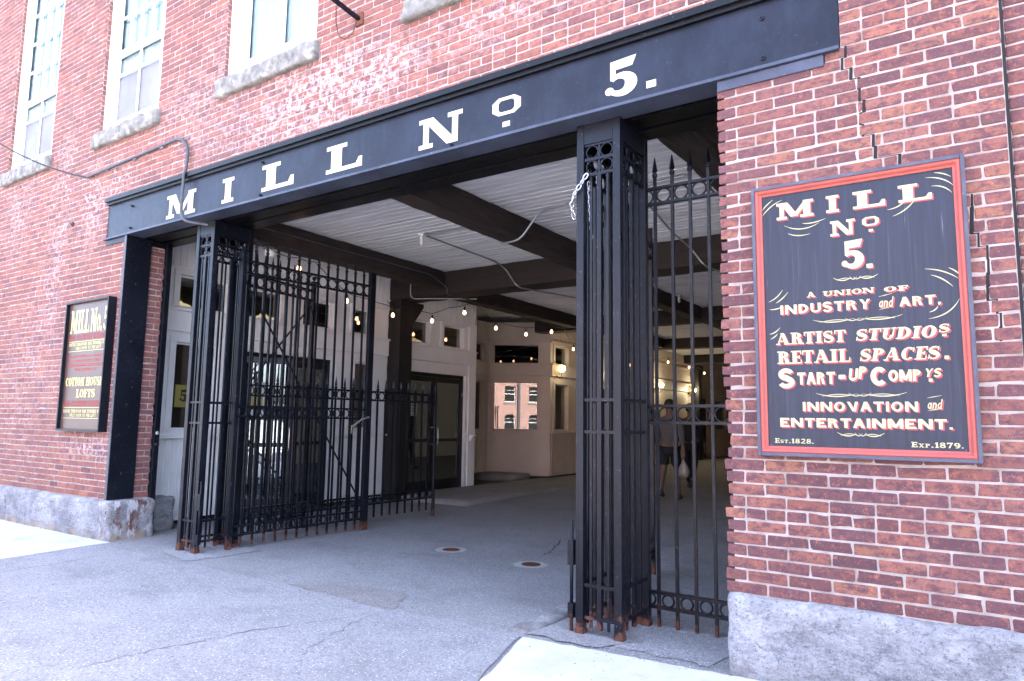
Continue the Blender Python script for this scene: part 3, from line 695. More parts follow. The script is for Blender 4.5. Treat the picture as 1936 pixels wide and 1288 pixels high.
for (x, zz) in ((-8.36, 3.94), (-8.37, 3.67), (-5.88, 3.985), (-5.89, 3.645), (-.99, 3.93), (-.99, 3.67), (-3.44, 3.64)):
    MB().lathe((x, .012, zz), [(.016, 0), (.016, -.012), (.008, -.014), (.008, -.028)], 8, 'y', False).build('bolt', 'girder', gd)
# bearing plates and the iron jamb plate
B(JR, -.645, -.012, .5, 3.512, 3.58).build('bearing_plate', iron_mat('slate painted iron', (.045, .05, .075), .01, .4), mill, bevel=.003)
B(-8.89, JL, -.01, .5, 3.512, 3.58).build('bearing_plate', 'iron', mill, bevel=.003)
jp = B(JL+.008, JL+.03, -.02, .285, ZB+.005, 3.58).build('jamb_plate', 'iron', mill); B(JL-.012, JL+.034, -.028, -.0205, ZB+.006, 3.575).build('edge_strip', 'pipe', jp)
for zz in (.75, 1.55, 2.3, 3.0): MB().lathe((JL+.03, .13, zz), [(.02, 0), (.02, .01), (.008, .016)], 10, 'x', False).build('bolt', 'iron', jp)

# ------------------------------------------------------------------ ceiling, beams, posts of the passage
c = MB(); YC = .64
y = .66; k = 0
while y < 29:
    w_ = .125; zc = 4.0 if y < 5.2 else 3.9
    c.box(-8.95, -.9, y, y+w_-.010, zc+rnd.uniform(0, .006), zc+.03); c.box(-8.95, -.9, y+w_-.0095, y+w_-.0005, zc-.004, zc+.03); y += w_; k += 1
c.box(-13, -.9, .62, 29.5, 4.04, 4.08)
c.build('passage_ceiling', 'ceil', mill)
B(-1.1, -.9, .47, 29.4, 0, 4.0).build('passage_wall', 'white', mill)
B(-13, -.9, 29.3, 29.4, 0, 4.0).build('passage_wall', 'room', mill)
def beam(x0, x1, y0, y1, z0, z1, mat): 
    m = MB(); n = max(2, int((x1-x0)/.3) if mat == 'woodx' else int((y1-y0)/.3))
    o = rough_block('ceiling_beam', x0, x1, y0, y1, z0, z1, mat, mill, amp=.007, step=.14, seed=x0+y0, rnd_c=.006); return o
for x in (-7.86, -4.95, -2.03):
    beam(x, x+.28, .67, 4.98, 3.69, 3.998, 'wood'); beam(x-.1, x+.16, 5.52, 10.18, 3.62, 3.898, 'wood'); beam(x, x+.28, 10.62, 15.2, 3.62, 3.898, 'wood')
for y in (5.0, 10.2, 15.25, 20.3): beam(-9.0, -1.1, y, y+.5 if y < 6 else y+.4, 3.59, 3.995 if y < 6 else 3.895, 'woodx')
def post(y, x0=-8.88, x1=-8.58):
    p = rough_block('post', x0, x1, y, y+.34, 0, 3.59, 'postwood', mill, amp=.006, step=.15, seed=y, rnd_c=.005)
    for s_ in (1,):
        ys = (y+.34, y+.66) if s_ else (y, y-.3)
        m = MB(); m.prism([(ys[0], 3.585), (ys[1], 3.585), (ys[1], 3.52), (ys[0], 3.12)], lambda u, v, d: (d, u, v), x0+.05, x1-.03); m.build('bracket', 'postwood', p)
post(4.98); post(21.0, -8.85, -8.55)

# ------------------------------------------------------------------ storefronts inside the passage
def wall_grid(x0, x1, z0, z1, opens, th=.10):
    xs = sorted({x0, x1}|{v for o in opens for v in o[:2]}); zs = sorted({z0, z1}|{v for o in opens for v in o[2:4]}); m = MB()
    def full(i, j):
        if not (0 <= i < len(xs)-1 and 0 <= j < len(zs)-1): return False
        x, z = (xs[i]+xs[i+1])/2, (zs[j]+zs[j+1])/2
        return not any(o[0] < x < o[1] and o[2] < z < o[3] for o in opens)
    for i in range(len(xs)-1):
        for j in range(len(zs)-1):
            if not full(i, j): continue
            a, b, c, d = xs[i], xs[i+1], zs[j], zs[j+1]
            m.add([(a, 0, c), (b, 0, c), (b, 0, d), (a, 0, d)], [(0, 1, 2, 3)]); m.add([(a, th, c), (b, th, c), (b, th, d), (a, th, d)], [(3, 2, 1, 0)])
            if not full(i-1, j): m.add([(a, 0, c), (a, 0, d), (a, th, d), (a, th, c)], [(0, 1, 2, 3)])
            if not full(i+1, j): m.add([(b, 0, c), (b, th, c), (b, th, d), (b, 0, d)], [(0, 1, 2, 3)])
            if not full(i, j-1): m.add([(a, 0, c), (a, th, c), (b, th, c), (b, 0, c)], [(0, 1, 2, 3)])
            if not full(i, j+1): m.add([(a, 0, d), (b, 0, d), (b, th, d), (a, th, d)], [(0, 1, 2, 3)])
    return m
def slats(parent, name, x0, x1, z0, z1, mat, opens=(), pitch=.095):
    m = MB(); x = x0
    while x < x1-.01:
        b = min(x+pitch-.020, x1); segs = [(z0, z1)]
        if not any(o[0] < b and o[1] > x and o[2] < z1 and o[3] > z0 for o in opens): m.box(x, b, -.018, 0.002, z0, z1)
        x += pitch
    return m.build(name, mat, parent)
def storefront(name, label, loc, rz, length, wins, doors, mat='cream', top=4.0, base=.1, bands=True, glassmat='glass', ajar=0):
    T = thing(name, label, 'storefront', loc, rz)
    opens = [(a, b, c, d) for a, b, c, d in wins]+[(a, b, c, d) for a, b, c, d in doors]
    wall_grid(0, length, base, top, opens).build('wall', mat, T, recalc=False)
    # lower panels between the openings, upper beadboard under the ceiling
    cuts = sorted([(a, b) for a, b, c, d in doors]); x = 0.02
    for a, b in cuts+[(length-.02, None)]:
        if a-x > .15:
            slats(T, 'lower_panel', x+.05, a-.07, base+.02, 1.13, mat)
            m = MB(); m.box(x-.0, a-.02, -.085, -.0005, 1.135, 1.165); m.box(x, a-.02, -.025, -.0006, 1.165, 1.2); m.build('sill_cap', mat, T, bevel=.004)
        if b: x = b+.02
    slats(T, 'beadboard', .01, length-.01, 3.46, top-.01, mat)
    m = MB(); m.box(0, length, -.060, -.0004, 2.56, 2.835); m.box(0, length, -.095, -.0004, 2.835, 2.87); m.box(0, length, -.045, -.0004, 3.40, 3.455); m.build('header', mat, T, bevel=.003)
    for a, b, c, d in wins:
        f = MB(); w = .085; top_ = min(d+w, 2.555) if d < 2.6 else min(d+w, 3.398)
        f.box(a-w, a, -.034, -.0007, c, d); f.box(b, b+w, -.034, -.0007, c, d); f.box(a-w, b+w, -.038, -.0007, d, top_)
        for p, q in ((a, a+.025), (b-.025, b)): f.box(p, q, .05, .085, c, d)
        f.box(a+.025, b-.025, .05, .085, d-.025, d); f.box(a+.025, b-.025, .05, .085, c, c+.025)
        wi = f.build('window', mat, T, bevel=.003); B(a+.02, b-.02, .066, .071, c+.02, d-.02).build('pane', glassmat, wi)
    for a, b, c, d in doors:
        f = MB(); f.box(a, a+.05, .03, .09, c, d); f.box(b-.05, b, .03, .09, c, d); f.box(a+.05, b-.05, .03, .09, d-.07, d)
        if b-a > 1.3:
            dr = f.build('door_frame', 'black', T, bevel=.003); mx = (a+b)/2
            for k, (p, q) in enumerate(((a+.055, mx-.003), (mx+.003, b-.055))):
                l = MB(); s_ = .085
                l.box(p, p+s_, .04, .08, c+.01, d-.075); l.box(q-s_, q, .04, .08, c+.01, d-.075); l.box(p+s_, q-s_, .04, .08, d-.17, d-.075); l.box(p+s_, q-s_, .04, .08, c+.01, c+.2); l.box(p+s_, q-s_, .042, .078, 1.0, 1.06)
                lf = l.build('door', 'black', T, bevel=.003); B(p+s_-.01, q-s_+.01, .058, .063, c+.19, d-.16).build('pane', 'doorglass', lf)
                if ajar and k == 0 and a < 2: lf.matrix_local = Matrix.Translation((p, .04, 0)) @ Matrix.Rotation(-math.radians(ajar), 4, 'Z') @ Matrix.Translation((-p, -.04, 0))
                hx = (mx-.06) if k == 0 else (mx+.06)
                MB().tube(fillet([(hx, .04, .95), (hx, -.045, .95), (hx, -.045, 1.28), (hx, .04, 1.28)], .035), .011).build('handle', 'steel', lf)
                h = MB(); h.lathe((b-.05 if k else a+.05, .022, 1.95), [(.008, -.04), (.008, .04)], 8); h.build('hinge', 'steel', lf)
        else:
            dr = f.build('door', 'black', T); B(a+.05, b-.05, .05, .08, c, d-.07).build('door_panel', 'black', dr)
        m = MB(); m.box(a-.10, a-.001, -.026, -.0009, c, 2.555); m.box(b+.001, b+.13, -.026, -.0009, c, 2.555); m.box(a-.001, b+.001, -.022, -.0009, d, 2.555); m.build('door_casing', mat, T, bevel=.003)
    return T
HALF = PI/2
AJ = 32
s1 = storefront('storefront', 'long cream timber storefront with two pairs of black glass doors along the passage', (-8.9, .48, 0), HALF, 7.17,
    [(.50, 1.14, 1.25, 2.42), (.50, 1.24, 2.9, 3.34), (1.47, 2.14, 2.9, 3.34), (2.57, 3.20, 2.9, 3.34), (3.72, 4.14, 1.25, 2.40), (3.67, 4.07, 2.9, 3.34), (5.02, 5.67, 2.9, 3.34), (6.10, 6.76, 2.9, 3.34)],
    [(1.38, 3.22, .06, 2.39), (4.97, 6.84, .06, 2.34)], 'white', base=.13, ajar=AJ)
m = MB(); m.box(6.93, 7.17, -.05, -.001, .06, 3.40); m.build('pilaster', 'white', s1, bevel=.004)
m = MB(); m.box(3.28, 3.60, -.034, -.001, .1, 2.55); m.build('pilaster', 'white', s1, bevel=.004)
m = MB(); m.box(7.17, 7.23, -.0, 1.4, .08, 3.95); m.build('return_wall', 'cream', s1)
m = MB(); m.prism([(0, 1.13), (-.14, 1.13), (-.14, 1.10), (-.09, 1.10), (-.05, 1.02), (0, 1.0)], lambda u, v, d: (6.98+d, -.05+u, v), 0, .05); m.build('bracket', 'white', s1)
s2 = storefront('recessed_storefront', 'short dark recessed stretch of cream storefront beside the angled bay', (-10.205, 7.75, 0), HALF, 2.225, [(.7, 2.0, 1.2, 2.4), (.7, 2.0, 2.9, 3.34)], [], 'cream', 3.9, base=.08)
s3 = storefront('bay_storefront', 'angled cream storefront bay whose window mirrors a sunlit brick building', (-8.87-1.556*math.cos(math.radians(31)), 10.78-1.556*math.sin(math.radians(31)), 0), math.radians(31), 1.556, [(.136, 1.256, 1.20, 2.40), (.126, 1.276, 2.85, 3.35)], [], 'cream', 3.9, base=.08, glassmat='mirrorglass')
s4 = storefront('far_storefront', 'cream storefront wall running deep into the passage beyond the bay', (-8.87, 10.781, 0), HALF, 17.5, [(.2, .87, 1.20, 2.36), (.2, .87, 2.85, 3.33), (2.0, 3.6, 1.25, 2.36), (12.7, 14.5, 1.1, 2.36)], [(10.75, 12.0, .1, 2.4)], 'cream', 3.9, base=.08)
# rooms behind the glass
mb = MB(); mb.box(-12.9, -12.8, .63, 29, 0, 4.03); mb.box(-12.8, -9.05, 7.72, 7.78, 0, 4.03); mb.box(-12.8, -9.005, .465, .475, .0, 4.03); mb.build('inner_wall', 'room', mill)
B(-12.8, -8.99, .48, 29, .005, .03).build('inner_floor', 'roomfloor', mill)
tag(rough_block('concrete_step', -10.1, -8.95, 9.25, 10.05, .0, .2, 'walk', amp=.005, step=.2), 'low grey step at the foot of the angled bay', 'step')
# notices
def flat(name, label, cat, loc, rz, w, h, mat, group=None, extra=None):
    T = thing(name, label, cat, loc, rz, group); B(-w/2, w/2, -.002, .001, 0, h).build('sheet', mat, T)
    if extra: extra(T)
    return T
def five_(T):
    m = MB(); letters(m, '5', (-.055, .055, .075, .235), lambda u, v, d: (u, -.003-d, v)); m.build('lettering', 'black', T, recalc=False)
flat('window_poster', 'yellow poster with a black 5 behind the first storefront window', 'poster', (-8.962, 1.18, 1.55), HALF, .24, .30, 'yellowpaper', None, five_)
def lines_(w, h, n, mat='black'):
    def f(T):
        m = MB()
        for i in range(n): m.box(-w*.38, w*(.38-.2*(i % 3 == 2)), -.0035, -.0022, h*(.85-.7*i/n)-h*.25/n, h*(.85-.7*i/n))
        m.build('print', mat, T)
    return f
flat('door_notice', 'white and green notice on the glass of the first pair of doors', 'notice', (-8.732, 2.182, 1.42), HALF-math.radians(AJ), .20, .52, 'paper', None, lambda T: B(-.08, .08, -.0035, -.0022, .14, .36).build('green_field', 'yellowpaper', T))
flat('door_notice', 'small white notice on the left leaf of the farther doors', 'notice', (-8.952, 5.83, 1.50), HALF, .17, .30, 'paper', None, lines_(.17, .30, 4))
for k, (y_, z_, w_, h_) in enumerate(((11.42, 1.3, .26, .36), (11.45, 1.72, .22, .3), (11.2, 1.35, .18, .5))):
    flat('pinned_flyer', ('pale flyer low in the narrow window beside the globe lamp', 'pale flyer high in the narrow window beside the globe lamp', 'tall flyer at the left of the narrow window beside the globe lamp')[k], 'flyer', (-8.945, y_, z_), HALF, w_, h_, 'paper', 'flyers in the narrow window', lines_(w_, h_, 5, 'room'))

# ------------------------------------------------------------------ iron gates and pillars
def spear_bar(b, tip, s=.0105, plain=False):
    m = MB(); t = tip-.15
    m.box(-s, s, -s, s, b, t)
    m.lathe((0, 0, t), [(s*1.25, -.005), (s*1.9, .0), (s*1.9, .022), (s*1.2, .026)], 8, 'z', False)
    m.lathe((0, 0, t), [(s*1.1, .026), (s*2.1, .045), (s*.55, .135), (.002, .15)], 4, 'z', False); m.lathe((0, 0, tip), [(.002, -.018), (.006, -.008), (.002, 0)], 6)
    return m
def ball_post(h, w=.05):
    m = MB(); m.box(-w/2, w/2, -w/2, w/2, 0, h-.1); m.box(-w/2-.008, w/2+.008, -w/2-.008, w/2+.008, h-.1, h-.085); m.box(-w/2-.002, w/2+.002, -w/2-.002, w/2+.002, h-.085, h-.07)
    m.lathe((0, 0, h), [(.012, -.07), (.010, -.06), (.024, -.045), (.030, -.028), (.024, -.008), (.004, 0)], 12); return m
def gate(name, label, p0, p1, bands, tip, bot, pitch, start=None, end=None, braces=(), group=None, cat='gate', post_w=.05, rings=True):
    a, b = Vector((*p0, 0)), Vector((*p1, 0)); L = (b-a).length; T = thing(name, label, cat, p0+(0,) if isinstance(p0, tuple) else a, math.atan2(b.y-a.y, b.x-a.x), group)
    n = max(1, round(L/pitch)); step = L/n; pk = None
    for k in range(1, n):
        if pk is None: pk = spear_bar(bot, tip).build('picket', 'iron', T, loc=(k*step, 0, 0))
        else: dup(pk, T, (k*step, 0, 0))
    for (lo, hi) in bands:
        for zz in (lo, hi): B(0, L, -.017, .017, zz-.010, zz+.010).build('rail', 'iron', T)
        if rings:
            R_ = min((hi-lo)/2-.008, step/2-.010); rg = MB().torus((0, 0, 0), R_, .008, (0, 1, 0), 22, 6).build('ring', 'iron', T, loc=(.5*step, 0, (lo+hi)/2))
            for k in range(1, n): dup(rg, T, ((k+.5)*step, 0, (lo+hi)/2))
    for e, x in ((start, 0), (end, L)):
        if e == 'ball': ball_post(tip-.08, post_w).build('post', 'iron', T, loc=(x, 0, 0), bevel=.003)
        elif e == 'thick':
            B(x-.045, x+.045, -.028, .028, .0, tip-.08).build('post', 'iron', T, bevel=.004)
        elif e == 'plain': B(x-.02, x+.02, -.02, .02, .0, tip-.1).build('post', 'iron', T, bevel=.003)
    for (xa, za, xb, zb) in braces: MB().bar((xa*L, .018, za), (xb*L, .018, zb), .022, .012).build('brace', 'iron', T)
    return T
B3 = [(3.05, 3.19), (1.43, 1.55), (.15, .25)]
gl = gate('passage_gate', 'tall black spear-topped gate leaf swung open on the left of the passage', (-6.80, .50), (-6.68, 2.38), B3, 3.46, .03, .140, 'ball', 'thick', [(0, 3.02, 1, .28)], 'open main gate leaves')
gate('passage_gate', 'tall black gate leaf swung open edge-on behind the nearer pillar', (-2.46, .50), (-2.64, 2.20), B3, 3.46, .03, .140, 'ball', 'plain', [(.15, 1.42, 1, .28)], 'open main gate leaves')
gate('side_gate', 'narrower black gate leaf with ball-topped end post behind the left main leaf', (-7.18, .72), (-7.42, 2.02), [(3.0, 3.14), (1.42, 1.54), (.17, .27)], 3.42, .05, .135, 'plain', 'ball', [(0, 1.56, 1, 2.96), (0, 1.40, 1, .30)])
gate('low_sliding_gate', 'waist to shoulder high black spear-topped gate running into the passage behind the main leaf', (-7.02, .75), (-6.86, 3.97), [(1.68, 1.80), (.28, .39)], 1.97, .10, .145, 'plain', None, [])
MB().lathe((-6.86, 3.97, 0), [(.03, 0), (.026, .05), (.022, 1.88), (.03, 1.9), (.022, 1.95), (.004, 1.97)], 12).build('round_post', 'iron', None)
tag(bpy.data.objects['round_post'], 'round black end post of the low gate standing on the asphalt', 'post')
gate('side_fence', 'black spear-topped fence panel between the nearer pillar and the brick jamb', (-2.075, .60), (-1.262, .60), [(3.06, 3.18), (1.43, 1.55), (.14, .24)], 3.42, .0, .1365, 'ball', None, cat='fence panel', post_w=.06)
gate('side_fence', 'dark narrow fence strip with a tall square post against the left brick jamb', (-8.85, .53), (-8.41, .51), [(3.0, 3.12), (1.43, 1.55), (.44, .5)], 3.30, .42, .14, None, None, cat='fence panel')
B(-8.41, -8.345, .475, .54, 0, 3.60).build('gate_post', 'iron', None, bevel=.004)
tag(bpy.data.objects['gate_post'], 'tall square black gate post in front of the left stone base', 'gate post')
lb = MB(); lb.lathe((-8.344, .508, 1.22), [(.022, -.001), (.022, .003)], 16, 'x'); o = lb.build('lock_plate', 'paper', bpy.data.objects['gate_post']); 
MB().lathe((-8.345, .508, 1.08), [(.03, -.002), (.03, .01), (.012, .014), (.012, .03)], 12, 'x').build('latch', 'iron', bpy.data.objects['gate_post'])

def pillar(name, label, x, y, w, d):
    T = thing(name, label, 'iron pillar', (x, y, 0), 0, 'openwork iron pillars'); H = 3.58; p = .058
    cp = None
    for i, (sx, sy) in enumerate(((0, 0), (1, 0), (0, 1), (1, 1))):
        o_ = (sx*(w-p), sy*(d-p), 0)
        if cp is None:
            m = MB(); m.box(0, p, 0, p, 0, H); m.box(-.004, p+.004, -.004, p+.004, 0, .045); cp = m.build('corner_post', 'iron', T, bevel=.004)
        else: dup(cp, T, o_)
    m = MB(); m.box(p+.001, w-p-.001, .004, .03, 3.43, H); m.box(p+.001, w-p-.001, d-.03, d-.004, 3.43, H); m.box(.004, .03, p+.001, d-p-.001, 3.43, H); m.box(w-.03, w-.004, p+.001, d-p-.001, 3.43, H)
    m.build('head_plate', 'iron', T)
    sides = [('f', 0, w, .025), ('f', 0, w, d-.025), ('s', 0, d, .025), ('s', 0, d, w-.025)]
    for kind, a, b, off in sides:
        P = (lambda u, t_, z_: (u, off+t_, z_)) if kind == 'f' else (lambda u, t_, z_: (off+t_, u, z_))
        ax = (0, 1, 0) if kind == 'f' else (1, 0, 0)
        def bx(m, u0, u1, t0, t1, z0, z1):
            q0, q1 = P(u0, t0, z0), P(u1, t1, z1); m.box(q0[0], q1[0], q0[1], q1[1], z0, z1)
        for zz in (3.425, 3.315, 3.20, 1.58, 1.36, .33, .12):
            m = MB(); bx(m, p*.9, b-p*.9, -.012, .012, zz-.011, zz+.011); m.build('rail', 'iron', T)
        mid = b/2; nth = 4 if kind == 's' else 2
        n_r = 2 if kind == 'f' else 3
        m = MB(); bw = (b-2*p)/n_r
        for k in range(n_r):
            for zc in (3.37, 3.257): m.torus(P(p+(k+.5)*bw, 0, zc), .047, .0075, ax, 22, 6)
        for k in range(1, n_r): bx(m, p+k*bw-.009, p+k*bw+.009, -.007, .007, 3.2, 3.425)
        m.build('ring_panel', 'iron', T)
        us = [(mid, .017)]+([(p+.25*(b-2*p)-.008, .009), (p+.75*(b-2*p)+.008, .009)] if kind == 'f' else [(p+.2*(b-2*p), .009), (p+.8*(b-2*p), .009)])
        for u, hw in us:
            m = MB(); bx(m, u-hw, u+hw, -hw*.7, hw*.7, .05, 3.2); m.build('bar', 'iron', T)
    return T
pl = pillar('openwork_pillar', 'farther black openwork iron pillar carrying the left end of the girder', -7.20, .155, .335, .50)
pr = pillar('openwork_pillar', 'nearer black openwork iron pillar with a chain, near the right brick jamb', -2.345, .115, .345, .50)
for T_, x_ in ((pl, .36), (pr, -.04)):
    m = MB(); m.box(x_-.02, x_+.02, .36, .42, 3.0, 3.1); m.lathe((x_+(.03 if x_ > 0 else -.03), .39, 3.05), [(.022, -.08), (.022, .08)], 10); m.build('hinge', 'pipe', T_)
    m = MB(); xx = x_+(.0 if x_ < 0 else -.0); m.lathe((xx, .02, 0), [(.013, .02), (.013, .75)], 8); m.box(xx-.022, xx+.022, .0, .04, .45, .62); m.box(xx-.02, xx+.02, .0, .04, .10, .2); m.build('drop_bolt', 'iron', T_)
# chain round the nearer pillar, padlock on the left leaf
def chain(name, label, pts, r=.016, wire=.0045, mat='steel', link=.030):
    m = MB(); pts = [Vector(p) for p in pts]; k = 0
    for a, b in zip(pts, pts[1:]):
        L = (b-a).length; n = max(1, int(L/link)); d = (b-a).normalized()
        for i in range(n):
            c = a.lerp(b, (i+.5)/n); ax = d.cross(Vector((0, 0, 1)) if abs(d.z) < .9 else Vector((1, 0, 0))).normalized()
            if k % 2: ax = d.cross(ax).normalized()
            u = d; w_ = ax.cross(u); vs = []
            for j in range(14):
                t_ = 2*PI*j/14; e = u*math.cos(t_)*link*.72+w_*math.sin(t_)*r*.72; nn = (u*math.cos(t_)+w_*math.sin(t_))
                for q in range(5): vs.append(c+e+nn*wire*math.cos(2*PI*q/5)+ax*wire*math.sin(2*PI*q/5))
            m.add(vs, [(j*5+q, ((j+1) % 14)*5+q, ((j+1) % 14)*5+(q+1) % 5, j*5+(q+1) % 5) for j in range(14) for q in range(5)], True); k += 1
    o = m.build(name, mat, None); return tag(o, label, 'chain')
chain('steel_chain', 'bright steel chain wound round the top of the nearer pillar', [(-2.25, .10, 3.20), (-2.30, .095, 3.13), (-2.36, .09, 3.05), (-2.385, .12, 2.98), (-2.385, .16, 2.90)], .020, .0058, link=.034)
chain('steel_chain', 'loose chain end hanging inside the nearer pillar', [(-2.27, .16, 3.16), (-2.265, .17, 3.0), (-2.255, .18, 2.74)], .015, .0045, link=.03)
pk_ = thing('padlock', 'brass padlock on a short chain at the end of the open left gate leaf', 'padlock', (-6.72, 2.13, 1.24))
B(-.03, .03, -.012, .012, 0, .05).build('body', 'brass', pk_, bevel=.006); MB().tube(fillet([(-.02, 0, .05), (-.02, 0, .10), (.02, 0, .10), (.02, 0, .05)], .02), .005).build('shackle', 'steel', pk_)
chain('steel_chain', 'short chain linking the left gate leaf to its padlock', [(-6.70, 2.15, 1.33), (-6.66, 2.26, 1.42), (-6.63, 2.36, 1.45)], .014, .0045)

# ------------------------------------------------------------------ painted sign on the right
sg = thing('painted_sign', 'large dark painted board with cream lettering in a red frame on the right wall', 'sign', (-.53, 0, 1.25))
w2 = .538; m = MB()
for (a, b, c, d) in ((-w2, -w2+.02, 0, 1.58), (w2-.02, w2, 0, 1.58), (-w2+.02, w2-.02, 0, .02), (-w2+.02, w2-.02, 1.56, 1.58)): m.box(a, b, -.052, -.002, c, d)
m.build('outer_frame', 'signedge', sg, bevel=.003)
m = MB(); q0, q1, q2 = .021, .036, .056
def frame_ring(ins, dep): return [(-w2+ins, -dep, ins), (w2-ins, -dep, ins), (w2-ins, -dep, 1.58-ins), (-w2+ins, -dep, 1.58-ins)]
rings_ = [frame_ring(.0202, .046), frame_ring(.026, .050), frame_ring(.036, .046), frame_ring(.046, .034), frame_ring(.056, .030), frame_ring(.056, .012)]
m.add([p for r_ in rings_ for p in r_], [(i*4+j, i*4+(j+1) % 4, (i+1)*4+(j+1) % 4, (i+1)*4+j) for i in range(5) for j in range(4)]); m.build('moulding', 'redframe', sg)
B(-w2+.03, w2-.03, -.022, -.004, .03, 1.55).build('board', 'signboard', sg)
m1, m2 = MB(), MB()
fnA = lambda u, v, d: (u, -.0235-d, v); fnS = lambda u, v, d: (u+.007, -.0222-d*.45, v-.007)
def both(txt, box, sh=True, **k):
    if sh: a = MB(); letters(a, txt, box, fnS, **k); a.build('shadow_lettering', 'redpaint', sg, recalc=False)
    a = MB(); letters(a, txt, box, fnA, **k); a.build('lettering', 'paint', sg, recalc=False)
for ch, bx in (('M', (-.40, -.198, 1.372, 1.472)), ('I', (-.13, -.064, 1.374, 1.472)), ('L', (.008, .167, 1.373, 1.472)), ('L', (.230, .386, 1.373, 1.468)), ('N', (-.113, .013, 1.235, 1.322)), ('o', (.05, .132, 1.236, 1.320)), ('5', (-.06, .050, 1.04, 1.197)), ('.', (.062, .092, 1.035, 1.058))): both(ch, bx, T=.25, H=.16)
both('A', (-.248, -.205, .899, .929), T=.3, H=.14); both('UNION', (-.165, .095, .897, .926), T=.26, H=.15, gap=.06); both('OF', (.14, .256, .895, .922), T=.28, H=.15)
both('INDUSTRY', (-.395, .072, .810, .864), S=False, T=.25, gap=.16); both('ART,', (.21, .40, .810, .860), S=False, T=.26, gap=.15)
both('ανδ', (.112, .178, .812, .868), S=False, T=.17, gap=.12, slant=.15)
both('ARTIST', (-.422, -.056, .635, .702), T=.30, H=.10, gap=.06); both('STUDIO', (-.01, .365, .637, .700), T=.30, H=.10, gap=.06, slant=.2); both('S', (.378, .426, .660, .705), T=.28, H=.11, slant=.2); both('.', (.395, .415, .640, .652))
both('RETAIL', (-.42, -.038, .524, .597), T=.30, H=.10, gap=.06); both('SPACES', (.005, .375, .524, .592), T=.30, H=.10, gap=.06, slant=.2); both('.', (.40, .42, .522, .540))
both('S', (-.415, -.335, .390, .492), S=False, T=.30, gap=.05); both('TART', (-.315, -.118, .404, .472), S=False, T=.28, gap=.10); both('-', (-.105, -.062, .395, .495), S=False); both('UP', (-.052, .036, .425, .492), S=False, T=.28, slant=.12, rise=.02)
both('C', (.057, .135, .391, .492), S=False, T=.30); both('OMP', (.142, .293, .412, .474), S=False, T=.28, gap=.10); both('YS', (.305, .378, .432, .476), S=False, T=.24, slant=.2, gap=.12); both('.', (.325, .342, .408, .424))
both('INNOVATION', (-.291, .272, .254, .306), S=False, T=.25, gap=.16); both('ανδ', (.312, .375, .268, .318), S=False, T=.17, gap=.12, slant=.15)
both('ENTERTAINMENT.', (-.415, .42, .165, .216), S=False, T=.27, gap=.13)
both('Est.1828.', (-.447, -.240, .074, .100), False, T=.24, H=.14, gap=.12); both('Exp.1879.', (.232, .460, .071, .098), False, T=.24, H=.14, gap=.12)
for (x, z_) in ((.113, .803), (.313, .260)):
    for dz in (0, .07 if z_ > .5 else .066): m1 = MB(); curve_stroke(m1, [(x, z_+dz*1-.002), (x+.03, z_+dz+.004), (x+.066, z_+dz+.011)], .004, fnA); m1.build('flourish', 'paint', sg, recalc=False)
def scroll(cx, cz, w):
    m1 = MB()
    for s_ in (-1, 1):
        curve_stroke(m1, quad_pts((cx+s_*w, cz+.012), (cx+s_*w*.55, cz-.022), (cx+s_*.02, cz+.006)), .006, fnA, .002)
        curve_stroke(m1, quad_pts((cx+s_*w*.85, cz-.006), (cx+s_*w*.5, cz+.016), (cx+s_*.01, cz-.006)), .004, fnA, .0026)
        curve_stroke(m1, quad_pts((cx+s_*w*.25, cz+.012), (cx+s_*w*.1, cz-.02), (cx-s_*w*.08, cz+.008)), .0045, fnA, .003)
    m1.build('flourish', 'paint', sg, recalc=False)
scroll(0.004, .985, .112); scroll(0, .755, .222); scroll(.002, .342, .222); scroll(-.003, .128, .115)
for a, b, c in (((-.49, 1.40), (-.44, 1.47), (-.37, 1.49)), ((-.485, 1.44), (-.46, 1.475), (-.42, 1.50)), ((-.36, 1.335), (-.27, 1.275), (-.17, 1.325)), ((-.34, 1.285), (-.29, 1.255), (-.22, 1.268)), ((-.26, 1.335), (-.21, 1.32), (-.135, 1.345)), ((.175, 1.345), (.23, 1.345), (.265, 1.385)), ((.20, 1.305), (.27, 1.325), (.31, 1.385)),
                 ((.36, 1.49), (.44, 1.485), (.485, 1.425)), ((.40, 1.51), (.44, 1.505), (.475, 1.475)), ((.385, 1.44), (.44, 1.44), (.475, 1.39)),
                 ((.335, 1.0), (.42, .99), (.48, .935)), ((.36, .965), (.41, .95), (.455, .895)), ((.44, .995), (.47, .98), (.495, .945)),
                 ((-.46, .89), (-.41, .905), (-.38, .955)), ((-.42, .88), (-.385, .895), (-.35, .94)), ((-.455, .845), (-.42, .84), (-.385, .855)),
                 ((-.46, .70), (-.43, .70), (-.40, .735)), ((-.455, .67), (-.43, .68), (-.415, .70)), ((.34, .735), (.44, .745), (.48, .83)), ((.345, .77), (.375, .775), (.385, .80))):
    m1 = MB(); curve_stroke(m1, quad_pts(a, b, c), .0062, fnA); m1.build('flourish', 'paint', sg, recalc=False)

for x in (-.47, .47):
    for z_ in (.06, 1.525): MB().lathe((x, -.022, z_), [(.007, 0), (.006, -.003), (.002, -.004)], 8, 'y').build('screw', 'pipe', sg)

